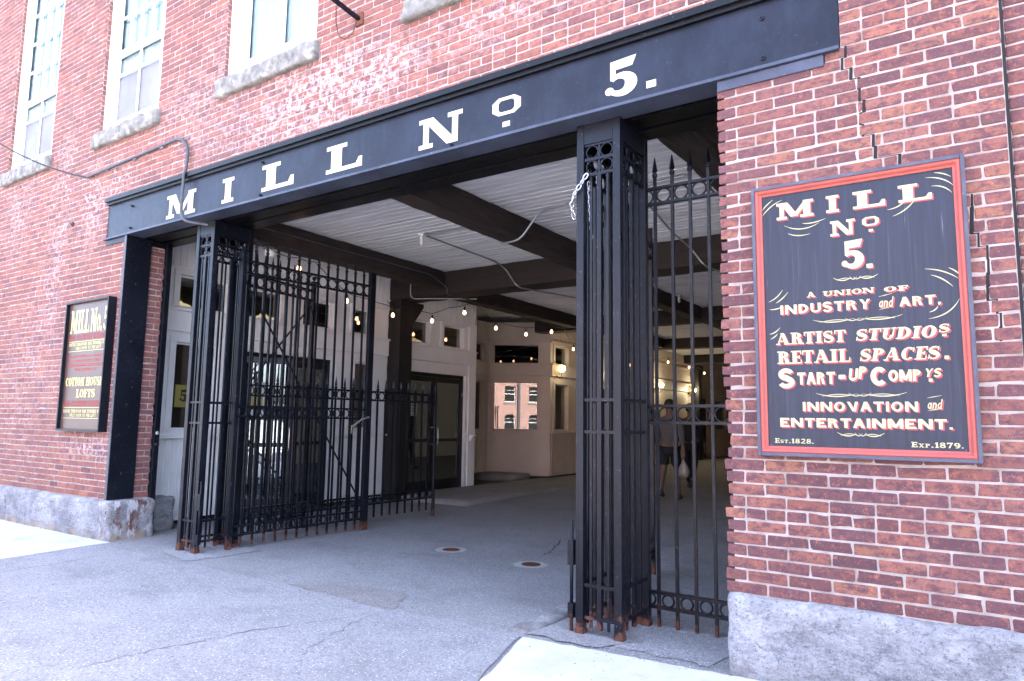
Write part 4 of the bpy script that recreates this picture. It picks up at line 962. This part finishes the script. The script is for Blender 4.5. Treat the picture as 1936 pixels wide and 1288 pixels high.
# ------------------------------------------------------------------ tenant sign on the left
ts = thing('tenant_sign', 'tall narrow brown tenant sign with gold and red lettering in a deep black frame', 'sign', (-9.055, 0, 1.23))
w3 = .53; m = MB()
for (a, b, c, d) in ((-w3, -w3+.025, 0, 1.61), (w3-.025, w3, 0, 1.61), (-w3+.025, w3-.025, 0, .025), (-w3+.025, w3-.025, 1.585, 1.61)): m.box(a, b, -.10, -.001, c, d)
m.build('frame', 'iron', ts, bevel=.003); B(-w3+.024, w3-.024, -.058, -.002, .02, 1.59).build('panel', 'brown', ts)
fnT = lambda u, v, d: (u, -.058-d, v)
def tl(txt, box, mat='gold', **k): a = MB(); letters(a, txt, box, fnT, **k); a.build('lettering', mat, ts, recalc=False)
tl('MILL Nω. 5', (-.45, .475, 1.21, 1.50), T=.30, H=.10, gap=.04, space=.22)
for z_, w_ in ((1.05, 'THIRD'), (.225, 'FIRST')):
    tl('ENTER THROUGH THE TUNNEL UP', (-.45, .455, z_, z_+.036), T=.28, H=.12, gap=.08); tl(w_+' DOOR TO THE LEFT', (-.28, .36, z_-.05, z_-.013), S=False, T=.2, slant=.2)
tl('COTTON HOUSE', (-.45, .455, .55, .655), T=.30, H=.12, gap=.06); tl('LOFTS', (-.16, .30, .41, .51), T=.30, H=.12, gap=.06)
for z_ in (1.10, .98, .285, .155): m1 = MB(); m1.add([fnT(-.455, z_, .001), fnT(.46, z_, .001), fnT(.46, z_+.006, .001), fnT(-.455, z_+.006, .001)], [(0, 1, 2, 3)]); m1.build('rule', 'gold', ts, recalc=False)
for z_ in (1.12, .30): tl('250 JACKSON STREET', (-.46, .455, z_, z_+.073), 'darkred', T=.3, H=.14, gap=.05)
rr = random.Random(3)
for z_ in (.90, .845, .79, .735):
    x = -.42 if z_ > .75 else -.25; xe = .42 if z_ > .75 else .28; m2 = MB()
    while x < xe:
        w_ = rr.uniform(.012, .026); m2.add([fnT(x, z_, .001), fnT(x+w_, z_, .001), fnT(x+w_, z_+.034, .001), fnT(x, z_+.034, .001)], [(0, 1, 2, 3)]); x += w_+(.008 if rr.random() < .8 else .03)
    m2.build('red_lettering', 'darkred', ts, recalc=False)

# ------------------------------------------------------------------ cables, conduits, brackets, lamps
m = MB(); m.tube(fillet([(-9.48, -.03, 4.50), (-7.34, -.03, 4.56), (-7.17, -.03, 4.40), (-7.17, -.045, 4.15), (-7.175, -.06, 4.10), (-7.185, -.06, 3.66), (-7.12, -.055, 3.55), (-6.93, .12, 3.52)], .12, 6), .017, 8)
cb_ = m.build('wall_conduit', 'pipe', None); tag(cb_, 'grey conduit arching along the brick and down over the girder to the left pillar', 'conduit')
for x, z_ in ((-9.0, 4.515), (-8.35, 4.53), (-7.75, 4.545)): MB().lathe((x, -.012, z_), [(.024, -.03), (.024, .03)], 8, 'x').build('clip', 'steel', cb_)
m = MB(); m.tube(sag((-9.50, -.035, 4.50), (-13.2, -.9, 6.6), .28, 18), .011, 6); tag(m.build('service_cable', 'cable', None), 'thin black cable swinging off the brick to the upper left', 'cable')
fb = thing('wall_fitting', 'small broken metal fitting on the brick left of the girder', 'fitting', (-9.82, 0, 3.90))
m = MB(); m.lathe((0, 0, .03), [(.03, 0), (.03, -.02), (.015, -.03)], 10, 'y'); m.build('plate', 'pipe', fb)
m = MB(); m.tube([(0, -.03, .03), (-.03, -.09, .02), (-.02, -.11, -.10)], .008); m.tube([(0, -.03, .03), (.04, -.08, .01), (.02, -.1, -.07)], .007); m.build('wire', 'conduit', fb)
br = thing('sign_bracket', 'rusted iron arm with a loop of chain bolted high on the brick', 'bracket', (-4.55, 0, 5.08))
B(-.05, .05, -.015, 0, -.06, .06).build('base_plate', 'rust', br, bevel=.003); MB().bar((0, -.01, 0), (-.10, -.75, .16), .035, .03).build('arm', 'iron', br); MB().bar((-.03, -.26, .09), (-.10, -.76, .20), .06, .03).build('channel', 'rust', br); MB().bar((-.035, -.26, .08), (-.02, -.02, .55), .03, .02).build('stay', simple('green patina iron', (.03, .05, .05), (.06, .16, .14), 30), br)
chain('hanging_chain', 'thin rusty chain looped under the iron arm on the brick', [(-4.57, -.03, 5.03), (-4.58, -.05, 4.93), (-4.61, -.12, 4.85), (-4.63, -.17, 4.86), (-4.62, -.22, 4.97), (-4.60, -.24, 5.10)], .008, .0025, 'rust', .022)
# conduits on the ceiling
def pipe(name, label, pts, r=.013, mat='conduit', f=.12): return tag(MB().tube(fillet(pts, f, 6), r, 8).build(name, mat, None), label, 'conduit')
pipe('ceiling_conduit', 'silver conduit stepping under the middle beam toward the nearer pillar', [(-2.4, 2.55, 3.975), (-4.30, 2.80, 3.975), (-4.62, 2.84, 3.66), (-4.98, 2.90, 3.66), (-5.05, 2.92, 3.975), (-6.28, 2.93, 3.975)])
pipe('ceiling_conduit', 'grey conduit from the bare lamp holder down over the cross beam', [(-6.28, 2.98, 3.975), (-6.35, 4.75, 3.975), (-6.3, 4.97, 3.90), (-6.05, 4.97, 3.56), (-6.0, 5.2, 3.56), (-5.6, 6.6, 3.56), (-5.4, 6.9, 3.87)])
pipe('ceiling_conduit', 'dark conduit clipped along the left ceiling beam', [(-7.56, .9, 3.86), (-7.565, 4.6, 3.86), (-7.5, 4.96, 3.7), (-7.5, 4.97, 3.56), (-7.4, 5.5, 3.56)], .011, 'pipe')
pipe('ceiling_conduit', 'short white-ended conduit under the left end of the cross beam', [(-8.35, 4.97, 3.85), (-8.35, 4.97, 3.57), (-8.0, 5.1, 3.565), (-7.3, 5.55, 3.565)], .011)
pipe('ceiling_conduit', 'curved conduit dropping off the ceiling seen through the right fence panel', [(-2.9, 2.0, 3.97), (-3.3, 4.6, 3.97), (-3.2, 4.97, 3.85), (-3.0, 4.97, 3.56), (-2.8, 6.2, 3.56)])
def lampholder(label, x, y, z_):
    T = thing('lamp_holder', label, 'lamp holder', (x, y, z_), 0, 'bare lamp holders on the ceiling')
    MB().lathe((0, 0, 0), [(.055, 0), (.058, -.02), (.05, -.028), (.03, -.032)], 16).build('canopy', 'porcelain', T); MB().lathe((0, 0, 0), [(.022, -.03), (.026, -.07), (.020, -.085), (.028, -.11), (.022, -.15), (.006, -.16)], 14).build('bulb', 'porcelain', T)
lampholder('white porcelain lamp holder on the boards of the first ceiling bay', -6.33, 2.95, 3.998); lampholder('small pale lamp holder on the farther ceiling seen through the right fence', -4.7, 8.6, 3.898)
js = thing('junction_lamp', 'white cap lamp on the underside of the left ceiling beam', 'lamp', (-7.75, 1.55, 3.69)); MB().lathe((0, 0, 0), [(.10, .0), (.10, -.03), (.085, -.04)], 16).build('base', 'pipe', js); MB().lathe((0, 0, 0), [(.08, -.04), (.075, -.10), (.045, -.13), (.005, -.135)], 16).build('cover', 'porcelain', js)
# string lights
bulb_me = [None, None]
BULB = MB().lathe((0, 0, 0), [(.010, 0), (.014, -.012), (.026, -.035), (.030, -.052), (.024, -.072), (.010, -.084), (.002, -.086)], 12)
SOCK = MB().lathe((0, 0, 0), [(.006, .07), (.016, .062), (.018, .02), (.016, -.004), (.012, -.008)], 10)
def string(label, pts, bulbs, group='string lights in the passage'):
    """cable through the support and bulb points; bulbs hang .08 under it"""
    T = thing('string_light', label, 'string light', pts[0], 0, group); o_ = Vector(pts[0]); m = MB(); path = []
    for a, b in zip(pts, pts[1:]): path += sag(a, b, .02*(Vector(b)-Vector(a)).length, 6)[:-1]
    path.append(Vector(pts[-1])); m.tube([p-o_ for p in path], .006, 5); m.build('cable', 'cable', T)
    for b in bulbs:
        p = Vector(b)-o_
        if bulb_me[0] is None:
            s_ = SOCK.build('socket', 'cable', T, loc=p); u = BULB.build('bulb', 'bulb', T, loc=p); bulb_me[0], bulb_me[1] = s_, u
        else: dup(bulb_me[0], T, p); dup(bulb_me[1], T, p)
def over(b): return (b[0], b[1], b[2]+.09)
b1, b2, b3 = (-7.30, 1.66, 3.42), (-8.12, 3.26, 3.30), (-8.52, 4.72, 3.30)
string('string light with two bulbs hanging under the left beam behind the gate', [(-7.0, .70, 3.56), (-7.1, 1.2, 3.44), over(b1), (-7.75, 2.3, 3.64), over(b2), (-8.5, 4.0, 3.45), (-8.55, 4.96, 3.42)], [b1, b2])
b4, b5 = (-8.32, 5.55, 3.29), (-7.62, 5.62, 3.40)
string('string light with three bulbs between the timber post and the cross beam', [(-8.56, 4.6, 3.50), over(b3), (-8.54, 5.1, 3.46), over(b4), (-7.95, 5.56, 3.46), over(b5), (-7.5, 5.75, 3.57)], [b3, b4, b5])
b6, b7, b8, b9 = (-7.88, 6.98, 3.30), (-7.88, 8.09, 3.30), (-7.35, 8.25, 3.34), (-8.46, 11.23, 3.30)
string('string light sagging across the angled bay in front of its upper window', [(-7.5, 5.75, 3.57), over(b6), over(b7), over(b8), (-7.6, 9.2, 3.5), over(b9), (-8.6, 11.8, 3.5)], [b6, b7, b8, b9])
fb_ = [(-8.3, 13.1, 3.10), (-8.2, 14.1, 3.1), (-7.72, 15.81, 3.30), (-7.83, 17.96, 3.30)]
string('distant string light with four bulbs seen between the bars of the right fence', [(-8.6, 12.3, 3.5)]+[over(b) for b in fb_]+[(-7.9, 19.0, 3.58)], fb_)
fb_ = [(-7.9, 19.7, 3.22), (-7.85, 20.4, 3.1), (-7.25, 19.9, 3.35)]
string('farthest string light glowing next to the brick jamb', [(-8.3, 18.8, 3.5)]+[over(b) for b in fb_]+[(-6.9, 20.2, 3.58)], fb_)
# globe lamps on swan-neck brackets
def globe(label, y, z_, x=-8.87):
    T = thing('globe_lamp', label, 'wall lamp', (x, y, z_), 0, 'globe wall lamps')
    MB().lathe((0, 0, 0), [(.06, 0), (.06, .015), (.03, .03)], 14, 'x').build('backplate', 'iron', T)
    MB().tube(fillet([(.02, 0, 0), (.10, 0, -.16), (.20, 0, -.14), (.20, 0, .0)], .08), .009).build('arm', 'iron', T)
    L_ = bpy.data.lights.new('lamp_light', 'POINT'); L_.energy = .7 if y < 12 else 1.8; L_.color = (1, .86, .56); L_.shadow_soft_size = .04; lo = bpy.data.objects.new('lamp_light', L_); COL.objects.link(lo); lo.parent = T; lo.location = (.36, 0, .09)
    MB().lathe((.20, 0, .09), [(.03, -.092), (.045, -.085), (.085, -.05), (.098, 0), (.085, .05), (.045, .085), (.004, .097)], 18).build('globe', 'globe', T)
for y, z_, l in ((11.0, 2.66, 'glowing round globe lamp on the corner of the angled bay'), (14.07, 2.72, 'glowing globe lamp seen through the bars of the nearer pillar'), (17.6, 2.58, 'glowing globe lamp on the far yellowish wall at the edge of the fence panel'), (20.8, 2.55, 'farthest glowing globe lamp near the dark distant post')): globe(l, y, z_)
def pendant(label, y, x=-9.9, z_=2.92):
    T = thing('pendant_lamp', label, 'pendant lamp', (x, y, z_), 0, 'schoolhouse pendants behind the storefront')
    MB().lathe((0, 0, 0), [(.06, .22), (.08, .20), (.17, .17), (.23, .12), (.235, .06), (.20, .02), (.06, 0), (.005, -.004)], 24).build('shade', 'pendant', T)
    MB().lathe((0, 0, 0), [(.065, .22), (.065, .26), (.03, .28), (.008, .29), (.008, 1.05)], 12).build('stem', 'brass', T)
pendant('cream schoolhouse pendant glowing behind the second upper window', 3.06); pendant('cream schoolhouse pendant glowing behind the upper window right of the timber post', 6.79); pendant('cream schoolhouse pendant glowing behind the first upper window', 1.55)
# drain grates in the asphalt
def grate(label, x, y):
    T = thing('drain_grate', label, 'drain grate', (x, y, .006), 0, 'small round drain grates')
    m = MB(); n = 28
    vs = [(.175*(1+.10*noise.noise(Vector((math.cos(2*PI*i/n)*1.5+x*3, math.sin(2*PI*i/n)*1.5, y))))*math.cos(2*PI*i/n), .175*(1+.1*noise.noise(Vector((math.cos(2*PI*i/n)*1.5, math.sin(2*PI*i/n)*1.5+y*3, x))))*math.sin(2*PI*i/n), .002) for i in range(n)]
    m.add(vs, [tuple(range(n))]); m.build('collar', simple('pale grate collar', (.38, .37, .36), (.27, .26, .255), 14), T, recalc=False)
    m = MB(); m.torus((0, 0, .003), .092, .006, (0, 0, 1), 28, 6)
    for k in range(-4, 5):
        h = math.sqrt(max(0, .09**2-(k*.02)**2)); m.box(k*.02-.0042, k*.02+.0042, -h, h, .0032, .0065)
    m.box(-.09, .09, -.004, .004, .0033, .006); m.build('grille', 'rust', T); MB().lathe((0, 0, 0), [(.09, .0025), (.088, .003)], 24).build('well', 'dark', T)
grate('small round rusty drain grate farther from the right pillar', -4.91, 1.98); grate('small round rusty drain grate nearer the right pillar', -3.79, 1.85)

# ------------------------------------------------------------------ people deep in the passage
def skin_obj(name, joints, edges, mat, parent, root='pelvis'):
    names = list(joints); idx = {n: i for i, n in enumerate(names)}; me = bpy.data.meshes.new(name)
    me.from_pydata([joints[n][0] for n in names], [(idx[a], idx[b]) for a, b in edges], []); o = bpy.data.objects.new(name, me); COL.objects.link(o); o.parent = parent
    sk = o.modifiers.new('skin', 'SKIN'); sk.use_smooth_shade = True
    for i, n in enumerate(names):
        r_ = joints[n][1]; v = me.skin_vertices[0].data[i]; v.radius = r_ if isinstance(r_, tuple) else (r_, r_); v.use_root = (n == root)
    sb = o.modifiers.new('sub', 'SUBSURF'); sb.levels = 2; sb.render_levels = 2; me.materials.append(M[mat]); return o
def person(label, loc, rz, h, shirt, legs, bare, hold, stride):
    T = thing('person', label, 'person', loc, rz); k = h/1.76
    P = lambda x, y, z_: (x*k, y*k, z_*k)
    J = {'pelvis': (P(0, 0, .95), (.13, .10)), 'spine': (P(0, .0, 1.12), (.135, .10)), 'chest': (P(0, .01, 1.34), (.165, .115)), 'neck': (P(0, .015, 1.49), .058), 'headlo': (P(0, .03, 1.57), (.066, .075)), 'head': (P(0, .035, 1.67), (.075, .092)), 'crown': (P(0, .03, 1.735), (.05, .06))}
    E_ = [('pelvis', 'spine'), ('spine', 'chest'), ('chest', 'neck'), ('neck', 'headlo'), ('headlo', 'head'), ('head', 'crown')]
    for s_, n in ((-1, 'l'), (1, 'r')):
        f = stride*s_
        J['sh'+n] = (P(.185*s_, .01, 1.41), .062); J['el'+n] = (P(.245*s_, -.03+f*-.10, 1.13), .046); J['wr'+n] = (P(.265*s_, .05-f*.16, .89), .031); J['pa'+n] = (P(.268*s_, .06-f*.17, .82), (.020, .040)); J['fi'+n] = (P(.266*s_, .065-f*.17, .755), (.012, .028))
        E_ += [('chest', 'sh'+n), ('sh'+n, 'el'+n), ('el'+n, 'wr'+n), ('wr'+n, 'pa'+n), ('pa'+n, 'fi'+n)]
        J['hi'+n] = (P(.095*s_, 0, .88), .092); kneey = .10*f+.04; footy = .26*f; lift = .12 if f < 0 else 0
        J['kn'+n] = (P(.10*s_, kneey, .50+lift*.2), .060); J['an'+n] = (P(.10*s_, footy-.02, .10+lift), .040); J['to'+n] = (P(.11*s_, footy+.13, .035+lift*.4), (.042, .026))
        E_ += [('pelvis', 'hi'+n), ('hi'+n, 'kn'+n), ('kn'+n, 'an'+n), ('an'+n, 'to'+n)]
    J = {n: (p, tuple(q*k for q in (r_ if isinstance(r_, tuple) else (r_, r_)))) for n, (p, r_) in J.items()}
    skin_obj('body', J, E_, 'skin', T)
    def grow(ns, ad, es): return {n: (J[n][0], tuple(q+ad for q in J[n][1])) for n in ns}, es
    ar = [x+n for n in 'lr' for x in ('sh', 'el')]; jj, ee = grow(['pelvis', 'spine', 'chest']+ar+['wrl', 'wrr'], .016, [('pelvis', 'spine'), ('spine', 'chest')]+[e for n in 'lr' for e in (('chest', 'sh'+n), ('sh'+n, 'el'+n), ('el'+n, 'wr'+n))])
    jj['pelvis'] = (jj['pelvis'][0], (.155*k, .13*k)); jj = {n: ((p[0], p[1], p[2]-.06*k) if n == 'pelvis' else p, r_) for n, (p, r_) in jj.items()}
    for n in 'lr': jj['wr'+n] = (tuple((a*.75+b*.25) for a, b in zip(J['wr'+n][0], J['el'+n][0])), (.040*k, .040*k))
    skin_obj('shirt', jj, ee, shirt, T)
    jj, ee = grow(['pelvis', 'hil', 'hir', 'knl', 'knr']+([] if bare else ['anl', 'anr']), .020, [('pelvis', 'hil'), ('pelvis', 'hir'), ('hil', 'knl'), ('hir', 'knr')]+([] if bare else [('knl', 'anl'), ('knr', 'anr')]))
    if bare:
        for n in 'lr': jj['kn'+n] = (tuple(a*.8+b*.2 for a, b in zip(J['kn'+n][0], J['hi'+n][0])), (.098*k, .098*k))
    skin_obj('shorts' if bare else 'trousers', jj, ee, legs, T)
    for n in 'lr':
        a, b = Vector(J['an'+n][0]), Vector(J['to'+n][0]); heel = a+Vector((0, -.045, -.055))
        skin_obj('shoe', {'pelvis': (tuple(heel), (.045, .045)), 'm': (tuple((heel+b)/2+Vector((0, 0, .01))), (.048, .045)), 't': (tuple(b+Vector((0, .04, 0))), (.042, .03))}, [('pelvis', 'm'), ('m', 't')], 'shoe', T)
        hm = MB(); pa, fi = Vector(J['pa'+n][0]), Vector(J['fi'+n][0])
        for q, (dy, L) in enumerate(((-.027, .062), (-.010, .074), (.008, .070), (.024, .056))):
            b_ = fi+Vector((0, dy, .035)); hm.tube([b_, b_+Vector((-.012*(1 if n == 'r' else -1), .006, -L*.55)), b_+Vector((-.034*(1 if n == 'r' else -1), .008, -L*.9))], [.0085, .008, .006], 6)
        b_ = pa+Vector((0, .03, .01)); hm.tube([b_, b_+Vector((-.018*(1 if n == 'r' else -1), .022, -.03)), b_+Vector((-.028*(1 if n == 'r' else -1), .022, -.058))], [.011, .0095, .007], 6)
        hm.build('fingers', 'skin', T)
    m = MB(); c = Vector(J['head'][0]); n1, n2 = 18, 12; vs = []
    for i in range(n2+1):
        th = PI*.62*i/n2
        for j in range(n1):
            ph = 2*PI*j/n1; back = .5-.5*math.sin(ph); t2 = th*(.62+.5*back)
            vs.append(c+Vector((.100*k*math.sin(t2)*math.cos(ph), .122*k*math.sin(t2)*math.sin(ph), .118*k*math.cos(t2)+.015)))
    m.add(vs, [(i*n1+j, i*n1+(j+1) % n1, (i+1)*n1+(j+1) % n1, (i+1)*n1+j) for i in range(n2) for j in range(n1)], True); m.build('hair', 'hair', T)
    m = MB(); f0 = c+Vector((0, .092*k, -.02))
    m.tube([f0+Vector((0, -.005, .03)), f0+Vector((0, .018, -.012)), f0+Vector((0, .004, -.02))], [.006, .013, .008], 6); m.build('nose', 'skin', T)
    m = MB()
    for s_ in (-1, 1): m.lathe(c+Vector((.030*s_, .085*k, .012)), [(.002, -.012), (.012, 0), (.002, .012)], 8)
    m.build('eyes', 'hair', T); m = MB(); m.bar(f0+Vector((-.024, -.006, -.045)), f0+Vector((.024, -.006, -.045)), .008, .008); m.build('mouth', 'redpaint', T)
    m = MB()
    for s_ in (-1, 1): m.torus(c+Vector((.078*s_*k, .0, -.015)), .024, .008, (1, 0, 0), 12, 6)
    m.build('ears', 'skin', T)
    return T, Vector(J['fir'][0])
p1, hand = person('person in a grey long-sleeved shirt and dark shorts walking away with a plastic bag', (-4.66, 7.9, floor_z(7.9)), .12, 1.77, 'shirt', 'shorts', True, True, .9)
person('person in dark clothes walking ahead into the shade of the passage', (-5.02, 10.0, floor_z(10)), .0, 1.72, 'darkshirt', 'shorts', False, False, -.8)
hw = Matrix.Rotation(.12, 3, 'Z') @ hand + Vector((-4.66, 7.9, floor_z(7.9)))
bgm = MB(); rb = random.Random(5); prof = [(.012, .0), (.02, -.04), (.055, -.11), (.085, -.17), (.10, -.24), (.09, -.31), (.045, -.335), (.005, -.337)]; n = 18; vs = []
for (r_, h_) in prof:
    for j in range(n): a = 2*PI*j/n; q = 1+.16*math.sin(j*2.4+h_*22)+rb.uniform(-.06, .06); vs.append((r_*q*math.cos(a)*1.0, r_*q*math.sin(a)*.62, h_))
bgm.add(vs, [(i*n+j, i*n+(j+1) % n, (i+1)*n+(j+1) % n, (i+1)*n+j) for i in range(len(prof)-1) for j in range(n)], True); bgm.tube([(0, -.03, -.03), (0, -.02, .05), (0, .02, .05), (0, .03, -.03)], .006)
tag(bgm.build('plastic_bag', 'bag', None, loc=hw), 'white crumpled plastic carrier bag in the walking person\'s right hand', 'bag')

# ------------------------------------------------------------------ the sunlit mill across the street, mirrored in the bay window
ob = thing('opposite_mill', 'sunlit brick mill across the street mirrored in the bay window', 'building', (0, -55, 0))
M['sunbrick'] = newmat('sunlit brick', (.33, .13, .10), .9); t = NT(M['sunbrick']); bt = t.n.new('ShaderNodeTexBrick'); bt.inputs['Scale'].default_value = 1
for k_, v_ in (('Brick Width', .225), ('Row Height', .07), ('Mortar Size', .007)): bt.inputs[k_].default_value = v_
bt.inputs['Color1'].default_value = (.22, .105, .085, 1); bt.inputs['Color2'].default_value = (.17, .085, .07, 1); bt.inputs['Mortar'].default_value = (.5, .42, .38, 1)
sx_ = t.xyz(); cb = t.n.new('ShaderNodeCombineXYZ'); t.link(sx_[0], cb.inputs[0]); t.link(sx_[2], cb.inputs[1]); t.link(cb.outputs[0], bt.inputs[0]); t.base(bt.outputs[0])
OX = [-(25.1+3.65*i) for i in range(-16, 5)]
opn = [(x-.8, x+.8, z_, z_+2.1) for x in OX for z_ in (.2, 3.9, 7.6)]
w = wall_grid(-46, 40, 0, 12, opn, .3); w.v = [(-a, -b, c) for a, b, c in w.v]; w.build('wall', 'sunbrick', ob, recalc=False)
B(-40, 46, -12, -.6, 0, 12.6).build('body', 'room', ob)
wf = sf = None
for i, (a, b, c, d) in enumerate(opn[:]):
    x = -(a+b)/2
    if not 5 < x < 42 or c > 7: continue
    if wf is None:
        m = MB(); m.box(-.8, -.72, -.2, -.15, 0, 2.1); m.box(.72, .8, -.2, -.15, 0, 2.1); m.box(-.72, .72, -.2, -.15, 1.0, 1.07); m.box(-.72, .72, -.2, -.15, 2.03, 2.1); m.box(-.72, .72, -.2, -.15, 0, .07); m.box(-.72, .72, -.19, -.16, 1.5, 1.53)
        wf = m.build('window', 'winwhite', ob, loc=(x, 0, c)); pn = B(-.72, .72, -.24, -.22, .0, 2.1).build('pane', 'farpane', wf); sf = B(-.95, .95, -.1, .08, -.22, 0).build('window_sill', 'sill', ob, loc=(x, 0, c))
    else: q = dup(wf, ob, (x, 0, c)); dup(pn, q); dup(sf, ob, (x, 0, c))
    if c < 1:
        m = MB()
        for k in range(8):
            a0, a1 = PI*k/8, PI*(k+1)/8; m.box(-.8*math.cos(a0), -.8*math.cos(a1), -.12, -.002, 1.62+.48*math.sin((a0+a1)/2), 2.1)
        m.build('arch', 'sunbrick', ob, loc=(x, 0, c))
for x in (11.75, 26.35, 40.95): B(x-.17, x+.17, .004, .2, 0, 12).build('downpipe', 'pipe', ob)

# grit gathered along the seams and at the feet of the ironwork
rg_ = random.Random(9); gm = MB()
def grit(cx, cy, sx, sy, n, z0=.008):
    for _ in range(n):
        x, y, r_ = rg_.gauss(cx, sx), rg_.gauss(cy, sy), rg_.uniform(.002, .0075)*(2.0 if rg_.random() < .06 else 1); k = rg_.uniform(.5, .9)
        pts = [(x+r_*a*rg_.uniform(.6, 1.2), y+r_*b*rg_.uniform(.6, 1.2), z0+r_*c_*k) for a, b, c_ in ((1, 0, .3), (0, 1, .3), (-1, 0, .3), (0, -1, .3), (0, 0, 1), (0, 0, -.3))]
        gm.add(pts, [(0, 1, 4), (1, 2, 4), (2, 3, 4), (3, 0, 4), (1, 0, 5), (2, 1, 5), (3, 2, 5), (0, 3, 5)])
grit(-2.2, .0, .45, .10, 260, .012); grit(-6.9, .05, .35, .12, 200); grit(-4.3, -.1, .7, .12, 260); grit(-1.7, .0, .3, .06, 120, .010); grit(-8.3, -.1, .3, .1, 140); grit(-4.5, -1.2, 1.8, .8, 420, .006); grit(-5, 1.2, 1.2, .8, 200, .006); grit(-1.9, -.6, .6, .35, 60, .014)
tag(gm.build('gravel', simple('grit', (.30, .28, .26), (.12, .11, .11), 30, .9, 0), None, recalc=False), kind='stuff')
